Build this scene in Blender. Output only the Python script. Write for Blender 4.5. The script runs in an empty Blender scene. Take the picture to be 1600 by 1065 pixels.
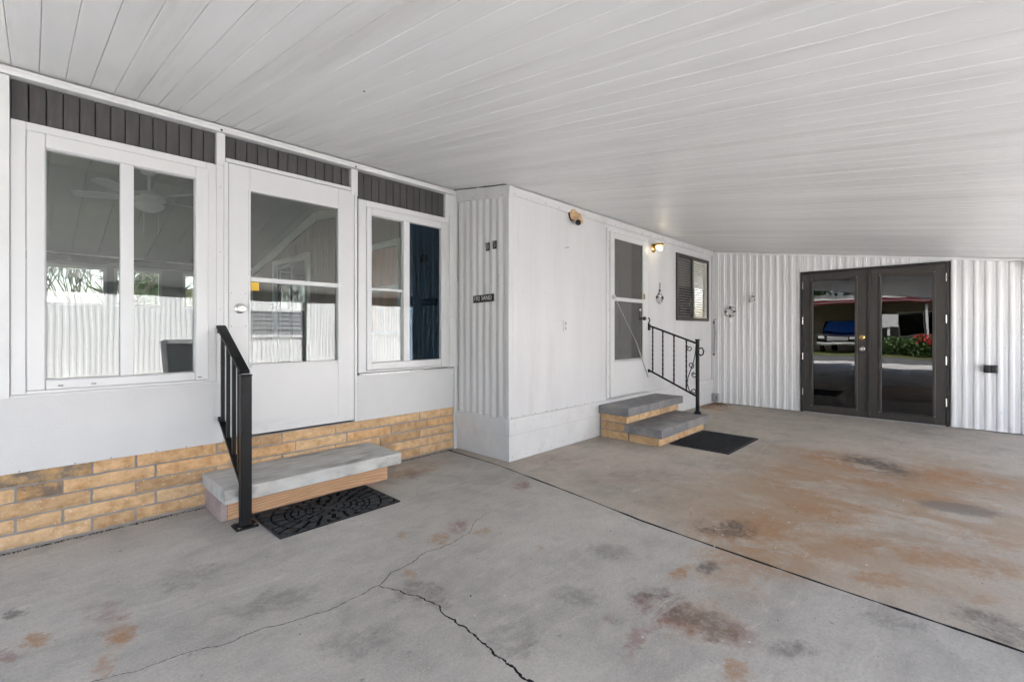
import bpy, bmesh, math, random
from mathutils import Vector, Matrix, Quaternion
random.seed(7)
R = math.radians
S = bpy.context.scene
COL = S.collection

# ---------------------------------------------------------------- camera
cam = bpy.data.cameras.new('camera'); camo = bpy.data.objects.new('camera', cam); COL.objects.link(camo)
camo.location = (0, 0, 1.2)
camo.rotation_euler = (R(90), 0, R(43.907 - 90))
cam.sensor_width = 36; cam.lens = 36 * 721 / 1600; cam.shift_y = -0.0097
cam.clip_start = 0.05; cam.clip_end = 600
S.camera = camo
# ---------------------------------------------------------------- sky, sun, exposure
SUN = Vector((0.38, 0.42, 1.0)).normalized()
W = bpy.data.worlds.new('World'); S.world = W; W.use_nodes = True
nt = W.node_tree; bg = nt.nodes['Background']
sky = nt.nodes.new('ShaderNodeTexSky'); sky.sky_type = 'NISHITA'; sky.sun_disc = False
sky.sun_elevation = math.asin(SUN.z); sky.sun_rotation = math.atan2(SUN.x, SUN.y)
sky.air_density = 0.8; sky.dust_density = 3.5; sky.ozone_density = 0.3
nt.links.new(sky.outputs[0], bg.inputs[0]); bg.inputs[1].default_value = 0.12
sl = bpy.data.lights.new('sun', 'SUN'); sl.energy = 5.0; sl.angle = R(0.5); sl.color = (1, 0.985, 0.96)
so = bpy.data.objects.new('sun', sl); COL.objects.link(so); so.location = (0, 20, 30)
so.rotation_euler = SUN.to_track_quat('Z', 'Y').to_euler()
vs = S.view_settings; vs.view_transform = 'Standard'; vs.look = 'None'; vs.gamma = 1; vs.use_curve_mapping = False
vs.exposure = 2.50
cy = S.cycles; cy.use_denoising = True; cy.use_light_tree = False; cy.max_bounces = 7; cy.diffuse_bounces = 4; cy.glossy_bounces = 4
cy.use_adaptive_sampling = True; cy.adaptive_threshold = 0.03; cy.transparent_max_bounces = 12; cy.sample_clamp_indirect = 8; cy.caustics_reflective = False; cy.caustics_refractive = False
try: cy.denoiser = 'OPENIMAGEDENOISE'
except Exception: pass

# ---------------------------------------------------------------- materials
MATS = {}
def newmat(name):
    m = bpy.data.materials.new(name); m.use_nodes = True; MATS[name] = m
    n = m.node_tree.nodes; b = n['Principled BSDF']
    return m, m.node_tree, b
def nd(t, typ, **kw):
    n = t.nodes.new(typ)
    for k, v in kw.items(): setattr(n, k, v)
    return n
def lk(t, a, b): t.links.new(a, b)
def noise(t, vec, scale, detail=4, rough=.55, dist=0):
    n = nd(t, 'ShaderNodeTexNoise'); n.inputs['Scale'].default_value = scale
    n.inputs['Detail'].default_value = detail; n.inputs['Roughness'].default_value = rough
    n.inputs['Distortion'].default_value = dist
    if vec is not None: lk(t, vec, n.inputs['Vector'])
    return n.outputs['Fac']
def ramp(t, fac, stops):
    r = nd(t, 'ShaderNodeValToRGB'); e = r.color_ramp.elements
    while len(e) > 1: e.remove(e[-1])
    e[0].position = stops[0][0]; e[0].color = (*stops[0][1], 1)
    for p, c in stops[1:]:
        x = e.new(p); x.color = (*c, 1)
    lk(t, fac, r.inputs[0]); return r.outputs[0]
def mrange(t, v, a, b, c=0., d=1., smooth=True):
    n = nd(t, 'ShaderNodeMapRange'); n.interpolation_type = 'SMOOTHSTEP' if smooth else 'LINEAR'
    lk(t, v, n.inputs[0])
    for i, q in enumerate((a, b, c, d)): n.inputs[i + 1].default_value = q
    return n.outputs[0]
def mth(t, op, a, b=None, clamp=False):
    n = nd(t, 'ShaderNodeMath', operation=op); n.use_clamp = clamp
    for i, q in enumerate((a, b)):
        if q is None: continue
        if isinstance(q, (int, float)): n.inputs[i].default_value = q
        else: lk(t, q, n.inputs[i])
    return n.outputs[0]
def mixc(t, f, a, b, mode='MIX'):
    n = nd(t, 'ShaderNodeMix', data_type='RGBA', blend_type=mode)
    for s, q in ((n.inputs[0], f), (n.inputs[6], a), (n.inputs[7], b)):
        if isinstance(q, (int, float)): s.default_value = q
        elif isinstance(q, tuple): s.default_value = (*q, 1)
        else: lk(t, q, s)
    return n.outputs[2]
def coords(t, scale=(1, 1, 1), kind='Object'):
    c = nd(t, 'ShaderNodeTexCoord'); m = nd(t, 'ShaderNodeMapping'); m.inputs['Scale'].default_value = scale
    lk(t, c.outputs[kind], m.inputs[0]); return m.outputs[0]
def bump(t, b, h, strength=.3, dist=.01):
    n = nd(t, 'ShaderNodeBump'); n.inputs['Strength'].default_value = strength; n.inputs['Distance'].default_value = dist
    lk(t, h, n.inputs['Height']); lk(t, n.outputs[0], b.inputs['Normal'])
def pm(name, col, rough=.5, metal=0., var=.06, vscale=3., stretch=(1, 1, 1), bmp=0., bscale=60., dirt=None, dirt_amt=.3, dirt_scale=1.5, dirt_lo=.55, spec=.5, rnd=0.):
    m, t, b = newmat(name); v = coords(t, stretch)
    lo = tuple(max(0, c * (1 - var)) for c in col); hi = tuple(min(1, c * (1 + var)) for c in col)
    c = ramp(t, noise(t, v, vscale, 2.5), [(.3, lo), (.7, hi)])
    if rnd:
        oi = nd(t, 'ShaderNodeObjectInfo')
        c = mixc(t, 1., c, ramp(t, oi.outputs['Random'], [(0, (1 - rnd,) * 3), (1, (1, 1, 1))]), 'MULTIPLY')
    if dirt:
        f = mrange(t, noise(t, v, dirt_scale, 4.5, .68), dirt_lo, dirt_lo + .2, 0, dirt_amt)
        c = mixc(t, f, c, dirt)
    lk(t, c, b.inputs['Base Color']); b.inputs['Roughness'].default_value = rough; b.inputs['Metallic'].default_value = metal
    b.inputs['Specular IOR Level'].default_value = spec
    if bmp: bump(t, b, noise(t, v, bscale, 2), bmp, .004)
    return m
WHT = (.71, .71, .71)
pm('paint_white', WHT, .45, var=.03, vscale=2.5, dirt=(.62, .60, .56), dirt_amt=.22, dirt_scale=2.2, bmp=.12, bscale=90)
pm('panel_white', (.63, .63, .63), .5, var=.03, vscale=4, dirt=(.66, .65, .62), dirt_amt=.22, dirt_scale=5, bmp=.35, bscale=160)
pm('vinyl_white', (.68, .68, .68), .32, var=.015, vscale=5, dirt=(.6, .6, .58), dirt_amt=.12, dirt_scale=6)
pm('siding_white', (.65, .65, .655), .45, var=.05, vscale=1.2, stretch=(3, 3, .35), dirt=(.53, .52, .50), dirt_amt=.4, dirt_scale=1.8, dirt_lo=.5, bmp=.1, bscale=40)
pm('siding_shed', (.84, .84, .84), .4, var=.04, vscale=1.4, stretch=(3, 3, .3), dirt=(.58, .56, .53), dirt_amt=.3, dirt_scale=2.4, dirt_lo=.55, bmp=.1, bscale=40)
pm('skirting_white', (.66, .66, .66), .55, var=.04, vscale=6, dirt=(.5, .47, .43), dirt_amt=.35, dirt_scale=3.5, dirt_lo=.58, bmp=.35, bscale=22)
pm('ceiling_white', (.88, .88, .875), .42, var=.045, vscale=1.1, stretch=(6, .35, 1), dirt=(.62, .60, .56), dirt_amt=.35, dirt_scale=.9, dirt_lo=.5, bmp=.1, bscale=30, rnd=.045)
pm('transom_grey', (.070, .066, .064), .55, var=.12, vscale=6, stretch=(8, 8, 1), dirt=(.14, .13, .125), dirt_amt=.4, dirt_scale=5, bmp=.2, bscale=50, rnd=.14)
pm('groove_dark', (.02, .02, .02), .8)
pm('mortar', (.32, .30, .28), .95, var=.12, vscale=14, bmp=.6, bscale=120)
pm('bronze', (.052, .046, .041), .42, var=.1, vscale=9, stretch=(4, 4, 1), dirt=(.10, .09, .08), dirt_amt=.4, dirt_scale=6, bmp=.15, bscale=80)
pm('bronze_dark', (.030, .027, .025), .4, var=.1, vscale=9)
pm('black_metal', (.006, .006, .0065), .42, spec=.28, var=.2, vscale=20, dirt=(.05, .047, .044), dirt_amt=.3, dirt_scale=14, dirt_lo=.6, bmp=.2, bscale=120)
pm('rubber', (.036, .036, .038), .75, var=.2, vscale=20, dirt=(.05, .048, .045), dirt_amt=.4, dirt_scale=9, bmp=.3, bscale=200)
pm('rubber_base', (.004, .004, .004), .9, var=.2, vscale=20, spec=.1)
pm('steel', (.62, .61, .59), .22, 1., var=.05, vscale=8)
pm('aluminium', (.62, .62, .62), .38, .7, var=.06, vscale=20)
pm('brass', (.72, .47, .17), .25, 1., var=.1, vscale=18)
pm('almond', (.64, .44, .25), .45, 0, var=.14, vscale=26, dirt=(.2, .12, .06), dirt_amt=.45, dirt_scale=14)
pm('dark_plastic', (.02, .018, .016), .4)
pm('grey_tread', (.20, .20, .21), .62, var=.18, vscale=7, dirt=(.33, .30, .27), dirt_amt=.65, dirt_scale=3.2, dirt_lo=.44, bmp=.3, bscale=70)
pm('step_concrete', (.56, .555, .53), .85, var=.16, vscale=9, dirt=(.20, .19, .175), dirt_amt=.7, dirt_scale=3.6, dirt_lo=.50, stretch=(.6, 1.6, 1), bmp=.4, bscale=70)
pm('pinkish_board', (.42, .34, .33), .8, var=.12, vscale=7, bmp=.3, bscale=50)
pm('yellow_tag', (.85, .55, .06), .5)
pm('screw', (.10, .095, .09), .6)
pm('print_white', (.75, .75, .72), .5)
pm('plate_black', (.012, .012, .012), .4)
pm('grey_box', (.34, .35, .36), .5, var=.1, vscale=18)
pm('blind_slat', (.80, .77, .72), .55, var=.04)
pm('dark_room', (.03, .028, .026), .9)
pm('inner_door', (.50, .49, .46), .6, var=.04)
pm('int_ceiling', (.46, .47, .43), .6, var=.05, vscale=2, rnd=.05)
pm('int_wall', (.52, .52, .50), .7, var=.04)
pm('int_floor', (.32, .29, .26), .7, var=.1)
pm('fan_white', (.85, .84, .82), .5)
pm('orange_wood', (.62, .25, .09), .5, var=.25, vscale=4, stretch=(4, 4, .6))
pm('door_grey_glass', (.03, .035, .035), .1)
pm('joint_dirt_shade', (.03, .028, .025), 1.)
pm('chip_white', (.75, .74, .70), .8)
pm('chip_dark', (.05, .045, .04), .9)
pm('leaf_litter', (.20, .11, .045), .9, var=.4, vscale=30)
pm('bark', (.13, .10, .08), .9, var=.25, vscale=12, bmp=.5)
pm('red_paint', (.45, .03, .05), .5)
pm('car_black', (.006, .006, .008), .12, spec=.6)
pm('car_sky_glass', (.03, .13, .5), .12, spec=1.)  # blue sky reflection put into the windshield colour
pm('tyre', (.012, .012, .012), .8)
pm('lamp_glass', (.8, .8, .78), .1)
pm('tan_wall', (.42, .36, .30), .8, var=.06)
pm('roof_grey', (.22, .22, .22), .8, var=.1)
pm('seam_shadow', (.10, .095, .09), .9)
pm('bin_grey', (.06, .063, .07), .5, var=.1)
pm('flower_red', (.6, .04, .05), .6)
def wood_mat(name, a, b, sc=(1.2, 14, 14)):
    m, t, bs = newmat(name); v = coords(t, sc)
    n = noise(t, v, 3.4, 5, .7, 2.2)
    w = nd(t, 'ShaderNodeTexWave', wave_type='RINGS', rings_direction='Y'); w.inputs['Scale'].default_value = 1.3
    w.inputs['Distortion'].default_value = 5; w.inputs['Detail'].default_value = 3; lk(t, v, w.inputs[0])
    f = mth(t, 'ADD', mth(t, 'MULTIPLY', w.outputs['Fac'], .28), mth(t, 'MULTIPLY', n, .75))
    lk(t, ramp(t, f, [(.2, b), (.75, a)]), bs.inputs['Base Color']); bs.inputs['Roughness'].default_value = .7
    bump(t, bs, f, .2, .003); return m
wood_mat('pine', (.68, .44, .26), (.43, .22, .105))
wood_mat('pine_brown', (.30, .13, .06), (.17, .065, .03))
# brick
def brick_mat(name, base, dark, soot):
    m, t, b = newmat(name); v = coords(t)
    oi = nd(t, 'ShaderNodeObjectInfo')
    f = noise(t, v, 16, 6, .65)
    c = ramp(t, f, [(.3, dark), (.5, base), (.72, tuple(min(1, q * 1.25) for q in base))])
    c = mixc(t, 1., c, ramp(t, oi.outputs['Random'], [(0, (.72, .68, .64)), (.35, (1, .97, .92)), (.6, (1, 1, 1)), (1, (1.0, .88, .76))]), 'MULTIPLY')
    sp = mrange(t, noise(t, v, 75, 3, .5), .63, .70)
    c = mixc(t, mth(t, 'MULTIPLY', sp, .6), c, (.80, .70, .55))
    if soot:
        c = mixc(t, mrange(t, noise(t, v, 9, 5, .7), .38, .62, 0, soot), c, (.14, .125, .115))
    lk(t, c, b.inputs['Base Color']); b.inputs['Roughness'].default_value = .9
    bump(t, b, mth(t, 'ADD', noise(t, v, 45, 6, .7), mth(t, 'MULTIPLY', noise(t, v, 160, 3), .5)), .6, .006)
brick_mat('brick', (.64, .445, .255), (.50, .29, .13), 0)
brick_mat('brick_sooty', (.52, .34, .16), (.40, .23, .09), .85)
# glass panes: a thin sheet that lets light through and mirrors by fresnel
def glass_mat(name, tint, k=1.7, refl=(1, 1, 1)):
    m, t, b = newmat(name); t.nodes.remove(b); out = t.nodes['Material Output']
    tr = nd(t, 'ShaderNodeBsdfTransparent'); tr.inputs[0].default_value = (*tint, 1)
    gl = nd(t, 'ShaderNodeBsdfGlossy'); gl.inputs['Roughness'].default_value = 0.0; gl.inputs['Color'].default_value = (*refl, 1)
    fr = nd(t, 'ShaderNodeFresnel'); fr.inputs[0].default_value = 1.52
    bp = nd(t, 'ShaderNodeBump'); bp.inputs['Strength'].default_value = .05; bp.inputs['Distance'].default_value = .02
    lk(t, noise(t, coords(t), 2.2, 1), bp.inputs['Height']); lk(t, bp.outputs[0], gl.inputs['Normal'])
    f = mth(t, 'MULTIPLY', fr.outputs[0], k, True)
    mx = nd(t, 'ShaderNodeMixShader'); lk(t, f, mx.inputs[0]); lk(t, tr.outputs[0], mx.inputs[1]); lk(t, gl.outputs[0], mx.inputs[2])
    lk(t, mx.outputs[0], out.inputs[0])
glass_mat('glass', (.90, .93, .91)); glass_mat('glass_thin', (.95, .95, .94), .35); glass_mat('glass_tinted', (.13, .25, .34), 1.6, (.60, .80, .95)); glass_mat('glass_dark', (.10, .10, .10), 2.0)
def screen_mat(name, col, see):
    m, t, b = newmat(name); out = t.nodes['Material Output']
    tr = nd(t, 'ShaderNodeBsdfTransparent'); b.inputs['Base Color'].default_value = (*col, 1); b.inputs['Roughness'].default_value = .7
    mx = nd(t, 'ShaderNodeMixShader'); mx.inputs[0].default_value = see
    lk(t, b.outputs[0], mx.inputs[1]); lk(t, tr.outputs[0], mx.inputs[2]); lk(t, mx.outputs[0], out.inputs[0])
screen_mat('screen', (.15, .147, .140), .5); screen_mat('screen_window', (.07, .068, .064), .62)
def emit_mat(name, col, st):
    m, t, b = newmat(name); b.inputs['Base Color'].default_value = (.9, .9, .85, 1)
    b.inputs['Emission Color'].default_value = (*col, 1); b.inputs['Emission Strength'].default_value = st
emit_mat('bulb', (1, .83, .58), 3.2)
def leaf_mat(name, a, b_):
    m, t, b = newmat(name); oi = nd(t, 'ShaderNodeObjectInfo')
    c = ramp(t, noise(t, coords(t), 3.5, 4), [(.3, a), (.7, b_)])
    lk(t, c, b.inputs['Base Color']); b.inputs['Roughness'].default_value = .5
    b.inputs['Transmission Weight'].default_value = 0
leaf_mat('leaf_green', (.035, .075, .018), (.10, .17, .04)); leaf_mat('leaf_light', (.07, .13, .03), (.16, .24, .06)); leaf_mat('grass', (.06, .085, .02), (.16, .16, .055))
# panelled wood wall seen inside the porch
def panel_wood():
    m, t, b = newmat('wood_panelling'); v = coords(t, (1, 9, .7))
    c = ramp(t, noise(t, v, 2.2, 6, .65, .8), [(.3, (.22, .155, .105)), (.7, (.38, .28, .20))])
    lk(t, c, b.inputs['Base Color']); b.inputs['Roughness'].default_value = .6
panel_wood()
# concrete floor with its rust, oil and wear marks
STAINS = [('o', 2.99, 0.8, 0.393, 0.327, 2.62, 0.75), ('o', 3.65, 0.63, 0.253, 0.181, 1.29, 0.55), ('o', 3.27, 0.25, 0.349, 0.158, 1.75, 0.55), ('o', 3.37, -0.05, 0.261, 0.15, 1.81, 0.5), ('o', 4.03, 0.86, 0.284, 0.147, 1.1, 0.45), ('o', 5.13, 0.71, 0.566, 0.302, 1.17, 0.6), ('o', 5.22, 0.07, 0.505, 0.324, 1.77, 0.65), ('o', 4.29, 0.7, 0.33, 0.202, -2.99, 0.35), ('o', 4.61, 0.45, 0.199, 0.098, 1.81, 0.7), ('o', 4.5, 0.22, 0.217, 0.106, 1.85, 0.6), ('o', 3.89, -0.17, 0.228, 0.124, 1.62, 0.35), ('o', 4.54, 1.01, 0.213, 0.153, 2.51, 0.35), ('o', 3.9, 0.53, 0.218, 0.114, 1.35, 0.4), ('o', 2.59, 0.75, 0.264, 0.151, 2.0, 0.45), ('o', 2.85, 0.26, 0.156, 0.056, 2.08, 0.5), ('o', 2.96, -0.01, 0.158, 0.048, 1.96, 0.35), ('d', 2.95, 1.02, 0.159, 0.127, 2.49, 0.6), ('d', 5.24, 0.52, 0.359, 0.211, -2.46, 0.75), ('k', 4.35, 0.0, 0.19, 0.115, 1.9, 0.40), ('p', 1.86, 0.89, 0.158, 0.13, 1.38, 0.6), ('o', 1.94, 0.78, 0.175, 0.142, 3.06, 0.35), ('o', 2.22, 0.99, 0.107, 0.036, 3.05, 0.6), ('o', 2.34, 0.79, 0.183, 0.15, 0.94, 0.3), ('p', 1.87, 0.98, 0.09, 0.067, 0.89, 0.55), ('p', 1.62, 0.9, 0.111, 0.033, -2.79, 0.45), ('p', 1.67, 1.04, 0.032, 0.023, -2.84, 0.8), ('p', 1.94, 0.63, 0.091, 0.088, -2.64, 0.45), ('o', 1.72, 0.56, 0.068, 0.041, 3.1, 0.55), ('d', 2.38, 0.91, 0.072, 0.048, 3.0, 0.5), ('d', 1.92, 0.89, 0.166, 0.095, 1.39, 0.5), ('d', 1.93, 0.73, 0.123, 0.089, 2.27, 0.4), ('d', 1.99, 0.44, 0.095, 0.05, 2.42, 0.45), ('d', 2.48, 0.18, 0.106, 0.054, 2.02, 0.35), ('d', 2.72, -0.12, 0.141, 0.097, 1.1, 0.5), ('o', 1.95, 1.65, 0.03, 0.021, -2.5, 0.9), ('o', 1.63, 2.15, 0.077, 0.061, -2.44, 0.6), ('p', 1.82, 2.21, 0.104, 0.061, -2.52, 0.5), ('o', 1.88, 2.05, 0.062, 0.047, -2.99, 0.5), ('o', 1.51, 2.35, 0.048, 0.027, 1.28, 0.8), ('o', 1.29, 1.94, 0.05, 0.028, 1.08, 0.6), ('p', 2.64, 2.44, 0.105, 0.07, -2.41, 0.6), ('o', 0.24, 2.39, 0.089, 0.043, 1.51, 0.85), ('p', 0.21, 2.57, 0.124, 0.057, 1.67, 0.4), ('o', 0.01, 2.58, 0.059, 0.034, 2.07, 0.6), ('d', -0.06, 2.88, 0.049, 0.035, 1.88, 0.5), ('p', -0.07, 2.53, 0.066, 0.024, 2.12, 0.5), ('o', 0.18, 2.2, 0.076, 0.027, 1.49, 0.4), ('d', 1.24, 1.77, 0.17, 0.074, 1.67, 0.4), ('d', 1.29, 1.24, 0.1, 0.094, 2.34, 0.35), ('d', 0.73, 2.19, 0.224, 0.079, 2.74, 0.25), ('d', 0.88, 1.67, 0.142, 0.099, 2.48, 0.25), ('d', 0.54, 2.7, 0.152, 0.089, 2.9, 0.25), ('o', 2.3, 3.35, 0.335, 0.122, -3.02, 0.45), ('d', 2.15, 3.24, 0.186, 0.072, -3.03, 0.3), ('o', 7.45, 2.76, 0.338, 0.241, -2.73, 0.8), ('d', 1.71, 1.24, 0.116, 0.072, 1.98, 0.3), ('d', 2.18, 1.37, 0.139, 0.091, 1.88, 0.25), ('p', 3.47, 1.88, 0.484, 0.233, 2.42, 0.25), ('p', 3.36, 2.66, 0.359, 0.212, 2.39, 0.25)]
def floor_mat(name, base, stains, warm=None):
    m, t, b = newmat(name); v = coords(t)
    big = noise(t, v, .9, 3, .6); mid = noise(t, v, 4.5, 6, .68, .4); fine = noise(t, v, 70, 2, .6)
    sv = coords(t, (1.5, 5, 1)); streak = noise(t, sv, 2.2, 5, .7, 1.)
    lo = tuple(q * .68 for q in base); hi = tuple(min(1, q * 1.22) for q in base)
    f = mth(t, 'ADD', mth(t, 'MULTIPLY', big, .45), mth(t, 'ADD', mth(t, 'MULTIPLY', mid, .35), mth(t, 'MULTIPLY', streak, .2)))
    c = ramp(t, f, [(.38, lo), (.51, base), (.63, hi)])
    gr = noise(t, v, 130, 1, .6)
    c = mixc(t, mrange(t, fine, .35, .75, 0, .42), c, tuple(q * .66 for q in base))
    c = mixc(t, mrange(t, gr, .45, .75, 0, .35), c, tuple(min(1, q * 1.3) for q in base))
    c = mixc(t, mrange(t, mid, .57, .70, 0, .45), c, tuple(q * .66 for q in base))          # worn dark patches
    c = mixc(t, mrange(t, streak, .60, .74, 0, .4), c, tuple(min(1, q * 1.35) for q in base))   # pale scuffs
    sp = mrange(t, noise(t, v, 26, 2, .5), .70, .75, 0, .6); c = mixc(t, sp, c, tuple(q * .45 for q in base))
    if stains:
        # the second slab is a slightly warmer pour
        if warm[1]: c = mixc(t, warm[0], c, mixc(t, 1., c, (1.0, .90, .80), 'MULTIPLY'))
        wn = nd(t, 'ShaderNodeTexNoise'); wn.inputs['Scale'].default_value = 7; wn.inputs['Detail'].default_value = 5; wn.inputs['Roughness'].default_value = .65
        lk(t, v, wn.inputs['Vector'])
        wo = nd(t, 'ShaderNodeVectorMath', operation='MULTIPLY_ADD'); lk(t, wn.outputs['Color'], wo.inputs[0])
        wo.inputs[1].default_value = (.30, .30, 0); wo.inputs[2].default_value = (-.15, -.15, 0)
        ad = nd(t, 'ShaderNodeVectorMath', operation='ADD'); lk(t, v, ad.inputs[0]); lk(t, wo.outputs[0], ad.inputs[1])
        hn = nd(t, 'ShaderNodeTexNoise'); hn.inputs['Scale'].default_value = 24; hn.inputs['Detail'].default_value = 4; hn.inputs['Roughness'].default_value = .7
        lk(t, v, hn.inputs['Vector'])
        h1 = nd(t, 'ShaderNodeVectorMath', operation='SUBTRACT'); lk(t, hn.outputs['Color'], h1.inputs[0]); h1.inputs[1].default_value = (.5, .5, .5)
        ws = nd(t, 'ShaderNodeVectorMath', operation='MULTIPLY_ADD'); lk(t, h1.outputs[0], ws.inputs[0]); ws.inputs[1].default_value = (.14, .14, 0); lk(t, v, ws.inputs[2])
        ad2 = nd(t, 'ShaderNodeVectorMath', operation='MULTIPLY_ADD'); lk(t, h1.outputs[0], ad2.inputs[0]); ad2.inputs[1].default_value = (.20, .20, 0); lk(t, ad.outputs[0], ad2.inputs[2]); ad = ad2
        patch = mrange(t, noise(t, v, 3.6, 6, .76, .8), .35, .53)
        acc = {}
        for k, x, y, a, bb, an, s in stains:
            mp = nd(t, 'ShaderNodeMapping', vector_type='TEXTURE'); mp.inputs['Location'].default_value = (x, y, 0)
            mp.inputs['Rotation'].default_value = (0, 0, an); mp.inputs['Scale'].default_value = (a * 1.15, bb * 1.15, 1)
            lk(t, (ad if a > .12 and k != 'k' else ws).outputs[0], mp.inputs[0])
            ln = nd(t, 'ShaderNodeVectorMath', operation='LENGTH'); lk(t, mp.outputs[0], ln.inputs[0])
            mk = mrange(t, ln.outputs['Value'], 1.25 if k != 'k' else 1.2, .35 if k != 'k' else .7, 0, min(1., s * 1.55))
            acc[k] = mk if k not in acc else mth(t, 'MAXIMUM', acc[k], mk)
        fz = mrange(t, noise(t, v, 21, 4, .8, .5), .34, .58, .45, 1)
        pk = {k: (mth(t, 'MULTIPLY', q, mth(t, 'MULTIPLY', patch, fz)) if k != 'k' else q) for k, q in acc.items()}
        if warm[1]:
            # broad tan wash over the second slab
            mp = nd(t, 'ShaderNodeMapping', vector_type='TEXTURE'); mp.inputs['Location'].default_value = (4.2, .5, 0); mp.inputs['Rotation'].default_value = (0, 0, -.25); mp.inputs['Scale'].default_value = (2.3, 1.25, 1)
            lk(t, ad.outputs[0], mp.inputs[0]); ln = nd(t, 'ShaderNodeVectorMath', operation='LENGTH'); lk(t, mp.outputs[0], ln.inputs[0])
            st2 = noise(t, coords(t, (1.6, .8, 1)), 1.7, 6, .68, .9)
            wash = mth(t, 'MULTIPLY', mrange(t, ln.outputs['Value'], 1.1, .3, 0, .9), mrange(t, st2, .38, .58))
            c = mixc(t, wash, c, (.40, .285, .19))
        c = mixc(t, pk.get('p', 0.), c, (.30, .185, .155)); c = mixc(t, pk.get('o', 0.), c, (.40, .232, .120))
        c = mixc(t, pk.get('d', 0.), c, (.135, .118, .105)); c = mixc(t, pk.get('k', 0.), c, (.17, .15, .14))
    lk(t, c, b.inputs['Base Color']); b.inputs['Roughness'].default_value = .78; b.inputs['Specular IOR Level'].default_value = .35
    bump(t, b, mth(t, 'ADD', noise(t, v, 9, 2, .6), mth(t, 'MULTIPLY', noise(t, v, 70, 1), .35)), .22, .008)
floor_mat('concrete', (.50, .472, .428), [q for q in STAINS if q[1] < 2.45 + .1 * q[2] + q[3]], (.0, 0))
floor_mat('concrete_warm', (.50, .472, .428), [q for q in STAINS if q[1] > 2.45 + .1 * q[2] - q[3] * .8], (.55, 1))
floor_mat('drive_concrete', (.54, .525, .50), [])
floor_mat('asphalt', (.11, .11, .11), [])

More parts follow.
